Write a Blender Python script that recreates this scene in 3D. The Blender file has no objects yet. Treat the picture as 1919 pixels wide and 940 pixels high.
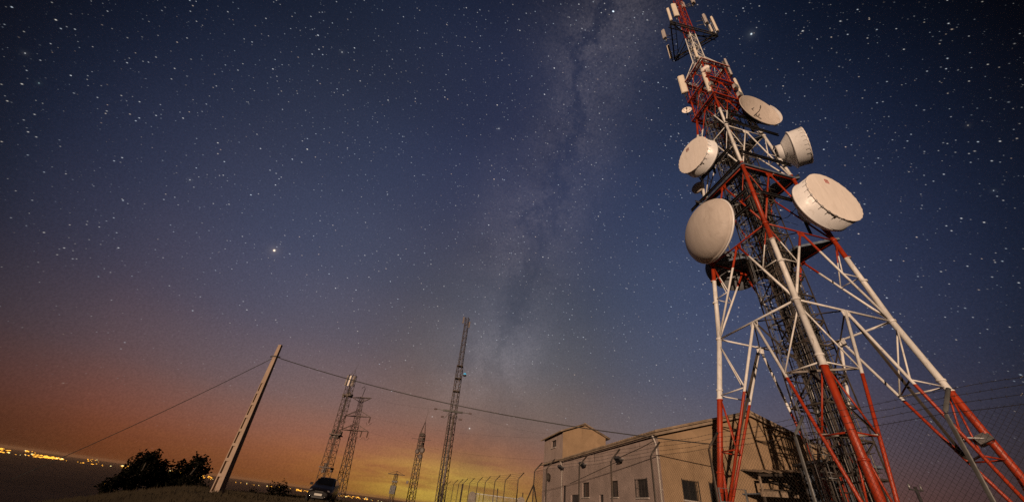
import bpy, math, random
from mathutils import Vector, Matrix

R = math.radians
V = Vector
rnd = random.Random(7)
sc = bpy.context.scene
COL = sc.collection

# ------------------------------------------------------------------ camera
PW, PH, FPX = 1919.0, 940.0, 688.98
CAM_Z = 1.0
PITCH, ROLL = R(35.334), R(7.656)
fwd = V((0, math.cos(PITCH), math.sin(PITCH)))
r0 = V((1, 0, 0)); u0 = r0.cross(fwd)
rgt = math.cos(ROLL) * r0 + math.sin(ROLL) * u0
upv = -math.sin(ROLL) * r0 + math.cos(ROLL) * u0
CAM = V((0, 0, CAM_Z))
cd = bpy.data.cameras.new('camera'); cam = bpy.data.objects.new('camera', cd); COL.objects.link(cam)
cd.sensor_width = 36.0; cd.lens = 36.0 * FPX / PW; cd.clip_start = 0.05; cd.clip_end = 120000
M = Matrix((rgt, upv, -fwd)).transposed().to_4x4(); M.translation = CAM
cam.matrix_world = M
sc.camera = cam

def ray(x, y):
    return (fwd * FPX + rgt * (x - PW / 2) + upv * (PH / 2 - y)).normalized()
def atz(x, y, z):
    d = ray(x, y); return CAM + d * ((z - CAM_Z) / d.z)
def atd(x, y, dist):                       # horizontal distance
    d = ray(x, y); return CAM + d * (dist / math.hypot(d.x, d.y))
def onplane(x, y, p, n):
    d = ray(x, y); return CAM + d * ((p - CAM).dot(n) / d.dot(n))
def pix(p):
    q = p - CAM; k = q.dot(fwd)
    return PW / 2 + FPX * q.dot(rgt) / k, PH / 2 - FPX * q.dot(upv) / k

# ------------------------------------------------------------------ render look
sc.view_settings.view_transform = 'Standard'; sc.view_settings.look = 'None'
sc.view_settings.exposure = 0.0; sc.view_settings.gamma = 1.0; sc.view_settings.use_curve_mapping = False
sc.cycles.use_denoising = False
sc.cycles.max_bounces = 5; sc.cycles.diffuse_bounces = 3; sc.cycles.glossy_bounces = 2
sc.cycles.sample_clamp_indirect = 3.0

# ------------------------------------------------------------------ low warm light (sun lamp)
SUN_AZ, SUN_EL = 24.0, 5.5                 # direction the light travels to / its height above the horizon
sd = bpy.data.lights.new('sun', 'SUN'); sun = bpy.data.objects.new('sun', sd); COL.objects.link(sun)
sd.energy = 3.5; sd.angle = R(0.5); sd.color = (1.0, 0.705, 0.485)
dv = V((math.sin(R(SUN_AZ)) * math.cos(R(SUN_EL)), math.cos(R(SUN_AZ)) * math.cos(R(SUN_EL)), -math.sin(R(SUN_EL))))
sun.rotation_euler = dv.to_track_quat('-Z', 'Y').to_euler()
sun.location = (-10, -20, 30)

# ------------------------------------------------------------------ node helpers
class NT:
    def __init__(s, tree): s.t = tree; s.n = tree.nodes; s.l = tree.links
    def new(s, typ, **k):
        n = s.n.new(typ)
        for a, b in k.items(): setattr(n, a, b)
        return n
    def put(s, sock, v):
        if isinstance(v, bpy.types.NodeSocket): s.l.new(v, sock)
        elif v is not None: sock.default_value = v
    def m(s, op, a=None, b=None, c=None, clamp=False):
        n = s.new('ShaderNodeMath', operation=op, use_clamp=clamp)
        for i, v in enumerate((a, b, c)):
            if v is not None: s.put(n.inputs[i], v)
        return n.outputs[0]
    def vm(s, op, a, b=None):
        n = s.new('ShaderNodeVectorMath', operation=op)
        s.put(n.inputs[0], a)
        if b is not None: s.put(n.inputs[1], b)
        return n.outputs['Value'] if op in ('DOT_PRODUCT', 'LENGTH', 'DISTANCE') else n.outputs[0]
    def ramp(s, fac, pts, interp='LINEAR'):
        n = s.new('ShaderNodeValToRGB'); cr = n.color_ramp; cr.interpolation = interp
        while len(cr.elements) < len(pts): cr.elements.new(0.5)
        for e, (p, c) in zip(cr.elements, pts):
            e.position = p; e.color = (*c, 1) if len(c) == 3 else c
        s.put(n.inputs[0], fac); return n.outputs[0]
    def mix(s, fac, a, b, blend='MIX'):
        n = s.new('ShaderNodeMix', data_type='RGBA', blend_type=blend)
        s.put(n.inputs[0], fac)
        s.put(n.inputs[6], (*a, 1) if isinstance(a, tuple) else a); s.put(n.inputs[7], (*b, 1) if isinstance(b, tuple) else b)
        return n.outputs[2]
    def noise(s, vec, scale, detail=4, rough=0.5, dist=0.0):
        n = s.new('ShaderNodeTexNoise'); s.put(n.inputs['Vector'], vec)
        n.inputs['Scale'].default_value = scale; n.inputs['Detail'].default_value = detail
        n.inputs['Roughness'].default_value = rough; n.inputs['Distortion'].default_value = dist
        return n.outputs[0]
    def smooth(s, v, a, b, lo=0.0, hi=1.0):
        n = s.new('ShaderNodeMapRange', interpolation_type='SMOOTHSTEP')
        s.put(n.inputs[0], v)
        for i, x in enumerate((a, b, lo, hi)): n.inputs[i + 1].default_value = x
        return n.outputs[0]

# ------------------------------------------------------------------ sky
def build_world():
    w = bpy.data.worlds.new('World'); sc.world = w; w.use_nodes = True; w.cycles.sampling_method = 'NONE'
    T = NT(w.node_tree); T.n.clear()
    out = T.new('ShaderNodeOutputWorld'); bg = T.new('ShaderNodeBackground'); T.l.new(bg.outputs[0], out.inputs[0])
    d = T.new('ShaderNodeTexCoord').outputs['Generated']
    sep = T.new('ShaderNodeSeparateXYZ'); T.l.new(d, sep.inputs[0])
    z = T.m('MAXIMUM', sep.outputs[2], 0.0)
    el = T.m('DIVIDE', T.m('ARCSINE', z), math.pi / 2)
    ke = [(0, (.265, .083, .026)), (4, (.345, .132, .062)), (9, (.252, .152, .108)), (16, (.1547, .1297, .1335)), (25, (.0889, .0968, .136)),
          (36, (.0565, .0642, .098)), (50, (.0345, .0345, .050)), (65, (.0300, .0245, .031)), (80, (.0227, .0145, .0150))]
    c_el = T.ramp(el, [(k / 90, tuple(x * 2.5 for x in c)) for k, c in ke], 'CARDINAL')
    G = V((0, math.cos(R(20)), math.sin(R(20))))
    ang = T.m('DIVIDE', T.m('ARCCOSINE', T.m('MINIMUM', T.vm('DOT_PRODUCT', d, tuple(G)), 0.99999)), math.pi)
    kd = [(0, (1, 1, 1)), (15, (.80, .80, 1.0)), (30, (.60, .88, 1.75)), (45, (.38, .78, 1.90)), (55, (.135, .43, 1.32)), (65, (.036, .10, .27)), (80, (.0132, .02, .0387)), (120, (.015, .02, .03))]
    c_d = T.ramp(ang, [(k / 180, tuple(x / 2 for x in c)) for k, c in kd], 'CARDINAL')
    kx = [(-1, (1.1, .38, .2)), (-.8, (1.167, .4535, .2565)), (-.4, (1.2, .9242, .66)), (0, (1, 1, 1)), (.4, (.907, .887, .72)), (.8, (.97, .4411, .2734)), (1, (.97, .4, .22))]
    c_x = T.ramp(T.m('MULTIPLY_ADD', sep.outputs[0], .5, .5), [((k + 1) / 2, tuple(x / 1.25 for x in c)) for k, c in kx], 'CARDINAL')
    col = T.mix(1.0, T.mix(1.0, c_el, c_d, 'MULTIPLY'), c_x, 'MULTIPLY')
    # broken cloud streaks and the yellow glow of the town beyond the hill
    mp = T.new('ShaderNodeMapping'); T.l.new(d, mp.inputs[0]); mp.inputs['Scale'].default_value = (3.0, 3.0, 26.0); mp.inputs['Rotation'].default_value = (0, R(3), 0)
    st = T.noise(mp.outputs[0], 2.2, 5, 0.55, 0.4)
    az = T.m('ARCTAN2', sep.outputs[0], sep.outputs[1])
    ga = T.m('DIVIDE', T.m('ADD', az, R(3.6)), R(10.5)); gz = T.m('DIVIDE', T.m('SUBTRACT', sep.outputs[2], 0.026), 0.052)
    gl = T.m('EXPONENT', T.m('MULTIPLY', T.m('ADD', T.m('MULTIPLY', ga, ga), T.m('MULTIPLY', gz, gz)), -1.0))
    stm = T.smooth(st, 0.30, 0.66, 0.45, 1.25)
    gl = T.m('MULTIPLY', gl, stm)
    col = T.mix(1.0, col, T.mix(gl, (0, 0, 0), (.25, .24, .045)), 'ADD')
    ga2 = T.m('DIVIDE', T.m('ADD', az, R(8)), R(26)); gz2 = T.m('DIVIDE', T.m('SUBTRACT', sep.outputs[2], 0.03), 0.085)
    gl2 = T.m('EXPONENT', T.m('MULTIPLY', T.m('ADD', T.m('MULTIPLY', ga2, ga2), T.m('MULTIPLY', gz2, gz2)), -1.0))
    col = T.mix(1.0, col, T.mix(T.m('MULTIPLY', gl2, stm), (0, 0, 0), (.034, .014, .0)), 'ADD')
    # milky way: a noisy band along a great circle
    a1, a2 = ray(907, 735), ray(1135, 40)
    n = a1.cross(a2).normalized()
    wob = T.noise(d, 2.2, 5, 0.6)
    dist = T.m('ADD', T.vm('DOT_PRODUCT', d, tuple(n)), T.m('MULTIPLY', T.m('SUBTRACT', wob, 0.5), 0.09))
    def gauss(x, s):
        q = T.m('DIVIDE', x, s); return T.m('EXPONENT', T.m('MULTIPLY', T.m('MULTIPLY', q, q), -1.0))
    band = gauss(dist, 0.125)
    n1 = T.smooth(T.noise(d, 4.2, 8, 0.66, 0.2), 0.30, 0.74, 0.22, 1.0)
    grain = T.smooth(T.noise(d, 160.0, 2, 0.7), 0.25, 0.75, 0.58, 1.42)
    lane = T.m('SUBTRACT', 1.0, T.m('MULTIPLY', gauss(T.m('ADD', dist, T.m('MULTIPLY', T.m('SUBTRACT', T.noise(d, 4.4, 9, .72), .5), .46)), 0.026), 0.70))
    mw = T.m('MULTIPLY', T.m('MULTIPLY', band, n1), lane)
    mwf = T.m('MULTIPLY', T.m('MULTIPLY', mw, grain), T.smooth(sep.outputs[2], 0.08, 0.34))
    col = T.mix(1.0, col, T.mix(mwf, (0, 0, 0), (.066, .055, .058)), 'ADD')
    dk = T.m('MULTIPLY', T.m('MULTIPLY', gauss(dist, 0.15), T.smooth(T.noise(d, 5.0, 7, 0.65), 0.46, 0.68)), 0.38)
    col = T.mix(dk, col, T.mix(1.0, col, (.45, .50, .60), 'MULTIPLY'))
    fine = T.smooth(T.noise(d, 330.0, 1, 0.5), 0.2, 0.8, 0.90, 1.10)
    hs = T.new('ShaderNodeHueSaturation'); T.l.new(T.smooth(sep.outputs[2], .05, .5, 1.07, .85), hs.inputs['Saturation']); T.l.new(T.smooth(sep.outputs[2], .1, .6, 1.0, .90), hs.inputs['Value']); T.l.new(col, hs.inputs['Color']); col = hs.outputs[0]
    fv = T.new('ShaderNodeVectorMath', operation='SCALE'); T.l.new(col, fv.inputs[0]); T.l.new(fine, fv.inputs['Scale']); col = fv.outputs[0]
    # stars: Voronoi cells on the celestial sphere, drawn out a little along the sky's rotation
    axis = V((0.25, -0.62, 0.74)).normalized()
    def stars(scale, rad, keep, gain, seed, boost=None):
        mpn = T.new('ShaderNodeMapping'); T.l.new(d, mpn.inputs[0]); mpn.inputs['Location'].default_value = (seed, seed * 1.7, seed * .3)
        vo = T.new('ShaderNodeTexVoronoi', feature='F1'); T.l.new(mpn.outputs[0], vo.inputs['Vector']); vo.inputs['Scale'].default_value = scale
        cs = T.new('ShaderNodeSeparateColor'); T.l.new(vo.outputs['Color'], cs.inputs[0])
        mag = T.m('POWER', cs.outputs[0], 4.5)
        # elongation: the offset from the cell's star, squeezed across the trail direction
        off = T.vm('SUBTRACT', mpn.outputs[0], vo.outputs['Position'])
        cr = T.new('ShaderNodeVectorMath', operation='CROSS_PRODUCT'); T.l.new(d, cr.inputs[0]); cr.inputs[1].default_value = tuple(axis)
        nn = T.new('ShaderNodeVectorMath', operation='NORMALIZE'); T.l.new(cr.outputs[0], nn.inputs[0])
        al = T.vm('DOT_PRODUCT', off, nn.outputs[0])
        ds2 = T.m('SUBTRACT', T.vm('DOT_PRODUCT', off, off), T.m('MULTIPLY', T.m('MULTIPLY', al, al), 0.62))
        rr = T.m('MULTIPLY', T.m('ADD', T.m('MULTIPLY', mag, 0.7), 0.5), rad)
        q = T.m('DIVIDE', ds2, T.m('MULTIPLY', rr, rr))
        s = T.m('EXPONENT', T.m('MULTIPLY', q, -1.0))
        k = T.m('GREATER_THAN', cs.outputs[1], 1.0 - keep) if boost is None else T.m('GREATER_THAN', T.m('ADD', cs.outputs[1], boost), 1.0 - keep)
        br = T.m('MULTIPLY', T.m('MULTIPLY', s, k), T.m('MULTIPLY', T.m('MULTIPLY_ADD', mag, 1.5, 0.15), gain))
        tint = T.ramp(cs.outputs[2], [(0, (.72, .85, 1)), (.5, (.95, .97, 1)), (.85, (1, .93, .82)), (1, (1, .72, .5))])
        return T.mix(1.0, T.mix(br, (0, 0, 0), (1, 1, 1)), tint, 'MULTIPLY') if False else (br, tint)
    fade = T.smooth(sep.outputs[2], 0.06, 0.5, 0.05, 1.0)
    bst = T.m('MULTIPLY', mw, 0.35)
    for (scl, rad, keep, gain, seed, b) in ((13, .00092, .60, 2.0, 0.0, None), (34, .00074, .62, 1.15, 3.1, None), (70, .00064, .64, .80, 7.7, bst), (120, .00056, .78, .60, 11.2, bst), (200, .00052, .72, .44, 17.9, bst)):
        br, tint = stars(scl, rad, keep, gain, seed, b)
        br = T.m('MULTIPLY', br, fade)
        vmul = T.new('ShaderNodeVectorMath', operation='SCALE'); T.l.new(tint, vmul.inputs[0]); T.l.new(br, vmul.inputs['Scale'])
        va = T.new('ShaderNodeVectorMath', operation='ADD'); T.l.new(col, va.inputs[0]); T.l.new(vmul.outputs[0], va.inputs[1]); col = va.outputs[0]
    for (x, y, rad, g, c) in ((514, 469, .0028, 2.2, (1, .78, .55)), (1408, 64, .0021, 1.3, (.85, .95, 1)), (880, 802, .0021, .7, (1, .97, .9)), (935, 241, .0014, .9, (.95, .97, 1)),
                              (356, 337, .0011, .8, (1, 1, 1)), (641, 98, .0012, .8, (1, 1, 1)), (47, 100, .0009, .8, (1, 1, 1)), (73, 156, .0008, .6, (.7, 1, 1)), (1862, 357, .0008, .8, (.8, .9, 1)), (810, 780, .0014, .5, (1, 1, 1)),
                              (734, 732, .0014, .5, (.8, .9, 1)), (1814, 235, .0008, .7, (1, .9, .75))):
        a = T.vm('DISTANCE', d, tuple(ray(x, y)))
        q = T.m('DIVIDE', a, rad * .62); q2 = T.m('DIVIDE', a, rad * 4.5)
        s = T.m('ADD', T.m('EXPONENT', T.m('MULTIPLY', T.m('MULTIPLY', q, q), -1.0)), T.m('MULTIPLY', T.m('EXPONENT', T.m('MULTIPLY', q2, -2.0)), 0.045))
        vmul = T.new('ShaderNodeVectorMath', operation='SCALE'); vmul.inputs[0].default_value = c; T.l.new(T.m('MULTIPLY', s, g), vmul.inputs['Scale'])
        va = T.new('ShaderNodeVectorMath', operation='ADD'); T.l.new(col, va.inputs[0]); T.l.new(vmul.outputs[0], va.inputs[1]); col = va.outputs[0]
    T.l.new(col, bg.inputs[0]); bg.inputs[1].default_value = 1.0
build_world()

# ------------------------------------------------------------------ mesh helpers
def frame(d):
    d = d.normalized(); a = V((0, 0, 1)) if abs(d.z) < 0.93 else V((1, 0, 0))
    x = d.cross(a).normalized(); return x, x.cross(d).normalized()

class MB:
    def __init__(s): s.v = []; s.f = []; s.sm = []
    def tube(s, p0, p1, r0, r1=None, n=6, cap=True):
        p0 = V(p0); p1 = V(p1); r1 = r0 if r1 is None else r1
        if (p1 - p0).length < 1e-6: return s
        x, y = frame(p1 - p0); b = len(s.v); ph = math.pi / n
        for p, r in ((p0, r0), (p1, r1)):
            for i in range(n):
                a = 2 * math.pi * i / n + ph; s.v.append(p + x * math.cos(a) * r + y * math.sin(a) * r)
        for i in range(n):
            j = (i + 1) % n; s.f.append((b + i, b + n + i, b + n + j, b + j)); s.sm.append(n > 4)
        if cap:
            s.f.append(tuple(b + i for i in range(n))); s.sm.append(False)
            s.f.append(tuple(b + n + i for i in reversed(range(n)))); s.sm.append(False)
        return s
    def path(s, pts, r, n=6):
        pts = [V(p) for p in pts]; b = len(s.v); N = len(pts)
        for k, p in enumerate(pts):
            t = (pts[min(k + 1, N - 1)] - pts[max(k - 1, 0)]); x, y = frame(t); rr = r[k] if isinstance(r, (list, tuple)) else r
            for i in range(n):
                a = 2 * math.pi * i / n; s.v.append(p + x * math.cos(a) * rr + y * math.sin(a) * rr)
        for k in range(N - 1):
            for i in range(n):
                j = (i + 1) % n; s.f.append((b + k * n + i, b + k * n + n + i, b + k * n + n + j, b + k * n + j)); s.sm.append(n > 4)
        s.f.append(tuple(b + i for i in range(n))); s.sm.append(False)
        s.f.append(tuple(b + (N - 1) * n + i for i in reversed(range(n)))); s.sm.append(False)
        return s
    def box(s, c, size, ax=None):
        c = V(c); X, Y, Z = ax if ax else (V((1, 0, 0)), V((0, 1, 0)), V((0, 0, 1))); b = len(s.v)
        for i in (-.5, .5):
            for j in (-.5, .5):
                for k in (-.5, .5): s.v.append(c + X * (i * size[0]) + Y * (j * size[1]) + Z * (k * size[2]))
        for q in ((0, 1, 3, 2), (4, 6, 7, 5), (0, 4, 5, 1), (2, 3, 7, 6), (0, 2, 6, 4), (1, 5, 7, 3)):
            s.f.append(tuple(b + i for i in q)); s.sm.append(False)
        return s
    def bar(s, p0, p1, w, h, up=(0, 0, 1)):
        p0 = V(p0); p1 = V(p1); d = (p1 - p0); L = d.length
        if L < 1e-6: return s
        d /= L; X = d.cross(V(up))
        if X.length < 1e-3: X = d.cross(V((1, 0, 0)))
        X.normalize(); Z = X.cross(d)
        return s.box((p0 + p1) / 2, (w, L, h), (X, d, Z))
    def angle(s, p0, p1, w, t=.012, up=(0, 0, 1)):                 # L-section
        p0 = V(p0); p1 = V(p1); d = (p1 - p0).normalized(); X = d.cross(V(up))
        if X.length < 1e-3: X = d.cross(V((1, 0, 0)))
        X.normalize(); Z = X.cross(d)
        s.bar(p0, p1, w, t, Z); s.bar(p0 + X * (w / 2) + Z * (w / 2 + t / 2), p1 + X * (w / 2) + Z * (w / 2 + t / 2), t, w, Z); return s
    def lathe(s, prof, n=32, ax='Y', smooth=True, closed=False):    # profile of (r, along)
        b = len(s.v); N = len(prof)
        for (r, a) in prof:
            for i in range(n):
                t = 2 * math.pi * i / n; c, q = math.cos(t) * r, math.sin(t) * r
                s.v.append(V((c, a, q)) if ax == 'Y' else V((c, q, a)))
        fl = ax == 'Y'
        for k in range(N - 1):
            for i in range(n):
                j = (i + 1) % n; q = (b + k * n + i, b + k * n + j, b + k * n + n + j, b + k * n + n + i)
                s.f.append(tuple(reversed(q)) if fl else q); s.sm.append(smooth)
        return s
    def quad(s, *p, smooth=False):
        b = len(s.v); s.v += [V(q) for q in p]; s.f.append(tuple(range(b, b + len(p)))); s.sm.append(smooth); return s
    def prism(s, pts, off):                                         # polygon extruded by vector
        off = V(off); b = len(s.v); n = len(pts); s.v += [V(p) for p in pts] + [V(p) + off for p in pts]
        s.f.append(tuple(range(b + n - 1, b - 1, -1))); s.sm.append(False); s.f.append(tuple(range(b + n, b + 2 * n))); s.sm.append(False)
        for i in range(n):
            j = (i + 1) % n; s.f.append((b + i, b + j, b + n + j, b + n + i)); s.sm.append(False)
        return s
    def sphere(s, c, r, n=8, m=5, sq=(1, 1, 1)):
        c = V(c); b = len(s.v)
        for k in range(m + 1):
            t = math.pi * k / m
            for i in range(n):
                a = 2 * math.pi * i / n; s.v.append(c + V((r * sq[0] * math.sin(t) * math.cos(a), r * sq[1] * math.sin(t) * math.sin(a), r * sq[2] * math.cos(t))))
        for k in range(m):
            for i in range(n):
                j = (i + 1) % n; s.f.append((b + k * n + i, b + k * n + n + i, b + k * n + n + j, b + k * n + j)); s.sm.append(True)
        return s
    def build(s, name, mat, parent=None, kind=None, label=None, cat=None, group=None, loc=None):
        me = bpy.data.meshes.new(name); me.from_pydata([tuple(p) for p in s.v], [], s.f)
        me.polygons.foreach_set('use_smooth', s.sm); me.materials.append(mat); me.validate(); me.update()
        o = bpy.data.objects.new(name, me); COL.objects.link(o)
        if parent is not None: o.parent = parent
        if loc is not None: o.location = loc
        tag(o, label, cat, group, kind); return o

def tag(o, label=None, cat=None, group=None, kind=None):
    if label: o['label'] = label
    if cat: o['category'] = cat
    if group: o['group'] = group
    if kind: o['kind'] = kind
    return o
def thing(name, label, cat, loc=(0, 0, 0), rz=0.0, group=None):
    e = bpy.data.objects.new(name, None); COL.objects.link(e); e.empty_display_size = .2
    e.location = loc; e.rotation_euler = (0, 0, rz); return tag(e, label, cat, group)
def copy_thing(o, loc, rz=None, parent=None):
    c = o.copy(); COL.objects.link(c)
    if parent is not None: c.parent = parent
    else:
        c.location = loc
        if rz is not None: c.rotation_euler = (0, 0, rz)
    for ch in list(o.children): copy_thing(ch, None, None, c)
    return c

# ------------------------------------------------------------------ materials
def material(name, base, rough=0.6, metal=0.0, var=0.25, scale=3.0, dirt=None, dirt_amt=0.0, dirt_scale=1.5, bump=0.0, bump_scale=40.0, spec=0.5, stretch=(1, 1, 1)):
    m = bpy.data.materials.new(name); m.use_nodes = True; T = NT(m.node_tree); b = T.n['Principled BSDF']
    co = T.new('ShaderNodeTexCoord').outputs['Object']
    mp = T.new('ShaderNodeMapping'); T.l.new(co, mp.inputs[0]); mp.inputs['Scale'].default_value = stretch
    n = T.noise(mp.outputs[0], scale, 5, 0.6)
    c = T.mix(T.smooth(n, 0.25, 0.75), tuple(x * (1 - var) for x in base), tuple(min(1, x * (1 + var)) for x in base))
    if dirt:
        dn = T.smooth(T.noise(mp.outputs[0], dirt_scale, 6, 0.7, 0.6), 0.5, 0.72)
        c = T.mix(T.m('MULTIPLY', dn, dirt_amt), c, dirt)
    T.l.new(c, b.inputs['Base Color'])
    rn = T.smooth(T.noise(mp.outputs[0], scale * 2.3, 3, 0.5), 0.2, 0.8, max(0, rough - .12), min(1, rough + .12)); T.l.new(rn, b.inputs['Roughness'])
    b.inputs['Metallic'].default_value = metal; b.inputs['Specular IOR Level'].default_value = spec
    if bump:
        bn = T.new('ShaderNodeBump'); bn.inputs['Strength'].default_value = bump; bn.inputs['Distance'].default_value = 0.02
        T.l.new(T.noise(mp.outputs[0], bump_scale, 4, 0.6), bn.inputs['Height']); T.l.new(bn.outputs[0], b.inputs['Normal'])
    return m
def emitter(name, col, strength, base=(0.02, 0.02, 0.02)):
    m = bpy.data.materials.new(name); m.use_nodes = True; b = m.node_tree.nodes['Principled BSDF']
    b.inputs['Base Color'].default_value = (*base, 1); b.inputs['Emission Color'].default_value = (*col, 1); b.inputs['Emission Strength'].default_value = strength
    return m

U = 1.25
BANDS = [5.39 * U, 11.62 * U, 17.6 * U, 23.7 * U, 30.3 * U, 37.2 * U]   # heights above camera where the paint changes
def tower_paint():
    m = bpy.data.materials.new('banded_tower_paint'); m.use_nodes = True; T = NT(m.node_tree); b = T.n['Principled BSDF']
    co = T.new('ShaderNodeTexCoord').outputs['Object']; sep = T.new('ShaderNodeSeparateXYZ'); T.l.new(co, sep.inputs[0])
    zz = T.m('ADD', sep.outputs[2], T.m('MULTIPLY', T.m('SUBTRACT', T.noise(co, 3.0, 2), .5), .05))
    f = None
    for i, h in enumerate(BANDS):
        g = T.m('GREATER_THAN', zz, h + CAM_Z)
        f = g if f is None else (T.m('SUBTRACT', f, g) if i % 2 else T.m('ADD', f, g))
    n = T.noise(co, 2.2, 5, .65)
    red = T.mix(T.smooth(n, .25, .75), (.27, .021, .004), (.40, .040, .007))
    wht = T.mix(T.smooth(n, .25, .75), (.66, .64, .62), (.80, .78, .76))
    mp = T.new('ShaderNodeMapping'); T.l.new(co, mp.inputs[0]); mp.inputs['Scale'].default_value = (1, 1, .35)
    stn = T.smooth(T.noise(mp.outputs[0], 6.0, 7, .75, .8), .55, .70)
    wht = T.mix(T.m('MULTIPLY', stn, .8), wht, (.17, .12, .08))
    mp2 = T.new('ShaderNodeMapping'); T.l.new(co, mp2.inputs[0]); mp2.inputs['Scale'].default_value = (1.6, 1.6, .5)
    st2 = T.smooth(T.noise(mp2.outputs[0], 1.5, 6, .7, .6), .46, .74)
    wht = T.mix(T.m('MULTIPLY', st2, .42), wht, (.34, .28, .23)); red = T.mix(T.m('MULTIPLY', st2, .45), red, (.17, .022, .008))
    red = T.mix(T.m('MULTIPLY', stn, .45), red, (.16, .03, .012))
    T.l.new(T.mix(f, red, wht), b.inputs['Base Color'])
    b.inputs['Roughness'].default_value = .48
    bn = T.new('ShaderNodeBump'); bn.inputs['Strength'].default_value = .25; bn.inputs['Distance'].default_value = .01
    T.l.new(T.noise(co, 30, 3), bn.inputs['Height']); T.l.new(bn.outputs[0], b.inputs['Normal'])
    return m
PAINT = tower_paint()
M_DARKSTEEL = material('dark_galvanised_steel', (.05, .05, .055), .55, .2, .4, 2.0, (.08, .045, .025), .5)
M_SHAFT = material('weathered_ladder_steel', (.10, .085, .075), .5, .3, .45, 1.2, (.10, .05, .03), .5)
M_CABLE = material('black_cable_sheath', (.02, .02, .021), .5, 0, .3, 2.0)
M_CABLE2 = material('grey_cable_sheath', (.13, .115, .10), .45, 0, .3, 2.0)
M_DECK = material('dark_deck_grating', (.10, .13, .18), .7, .1, .4, 3.0)
M_GALV = material('galvanised_grey_steel', (.30, .31, .32), .42, .5, .3, 2.5, (.16, .13, .10), .4)
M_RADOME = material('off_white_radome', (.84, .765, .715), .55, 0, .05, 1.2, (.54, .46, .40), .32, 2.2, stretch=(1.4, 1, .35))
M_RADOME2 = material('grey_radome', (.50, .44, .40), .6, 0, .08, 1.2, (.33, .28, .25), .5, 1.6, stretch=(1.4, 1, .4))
M_SHROUD = material('white_shroud_paint', (.76, .75, .76), .40, 0, .08, 1.5, (.40, .35, .32), .35, 3.0)
M_PANEL = material('cream_antenna_radome', (.72, .64, .55), .5, 0, .06, 1.5)
M_PANEL2 = material('grey_antenna_housing', (.42, .38, .37), .55, 0, .15, 4.0)
M_REDMARK = material('red_mark_paint', (.50, .10, .09), .5, 0, .15, 9)
M_DKREDMARK = material('dark_red_mark_paint', (.22, .05, .05), .5, 0, .15, 9)

# ------------------------------------------------------------------ ground
def ground_z(x, y):
    d = math.hypot(x, y); az = math.degrees(math.atan2(x, y))
    # the crest: ground drops away beyond it; on the left it is closer
    e = 30 + 26 * max(0.0, min(1.0, (az + 34) / 14.0)) + 60 * max(0.0, min(1.0, (az + 8) / 14.0))
    if az < -34: e = max(20.0, 30 - (-34 - az) * 0.75)
    t = max(0.0, d - e)
    z = -0.0030 * t * t / (1 + 0.012 * t)
    z = max(z, -0.25 * t)
    z = max(z, -118 + 4 * math.sin(x * .0007) * math.cos(y * .0009)) if t > 0 else z
    if d < 400: z += (0.10 * math.sin(x * .31 + 1.0) * math.sin(y * .27) + .05 * math.sin(x * .9) * math.sin(y * .8 + 2)) * min(1, d / 15.0)
    q_ = max(0.0, min(1.0, (-31 - az) / 14.0)); z -= 1.15 * q_ * q_ * (3 - 2 * q_) * min(1.0, max(0.0, (d - 8) / 14.0))
    if y < -30: z = max(z, -6)
    return z
def build_ground():
    mb = MB(); rad = [0.0]; r = 1.2
    while r < 60000: rad.append(r); r *= 1.07 if r < 250 else 1.16
    na = 240
    mb.v.append(V((0, 0, ground_z(0, 0))))
    for r in rad[1:]:
        for i in range(na):
            a = 2 * math.pi * i / na; x, y = r * math.sin(a), r * math.cos(a); mb.v.append(V((x, y, ground_z(x, y))))
    for i in range(na): mb.f.append((0, 1 + (i + 1) % na, 1 + i)); mb.sm.append(True)
    for k in range(len(rad) - 2):
        b = 1 + k * na
        for i in range(na):
            j = (i + 1) % na; mb.f.append((b + i, b + j, b + na + j, b + na + i)); mb.sm.append(True)
    m = bpy.data.materials.new('dry_grass_earth'); m.use_nodes = True; T = NT(m.node_tree); b = T.n['Principled BSDF']
    co = T.new('ShaderNodeTexCoord').outputs['Object']
    n1 = T.smooth(T.noise(co, .35, 6, .65), .3, .7); n2 = T.smooth(T.noise(co, 4.0, 5, .7), .3, .7)
    c = T.mix(n1, (.026, .017, .009), (.042, .029, .013)); c = T.mix(T.m('MULTIPLY', n2, .6), c, (.014, .010, .005))
    ln = T.new('ShaderNodeVectorMath', operation='LENGTH'); T.l.new(co, ln.inputs[0])
    far = T.smooth(ln.outputs['Value'], 120, 900)
    fields = T.mix(T.smooth(T.noise(co, .0016, 6, .6), .35, .65), (.030, .021, .021), (.058, .040, .038))
    T.l.new(T.mix(far, c, fields), b.inputs['Base Color']); b.inputs['Roughness'].default_value = .95; b.inputs['Specular IOR Level'].default_value = .1
    bn = T.new('ShaderNodeBump'); bn.inputs['Strength'].default_value = .8; bn.inputs['Distance'].default_value = .12
    T.l.new(T.noise(co, 5.0, 6, .7), bn.inputs['Height']); T.l.new(bn.outputs[0], b.inputs['Normal'])
    mb.build('ground', m, kind='structure')
build_ground()

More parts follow.
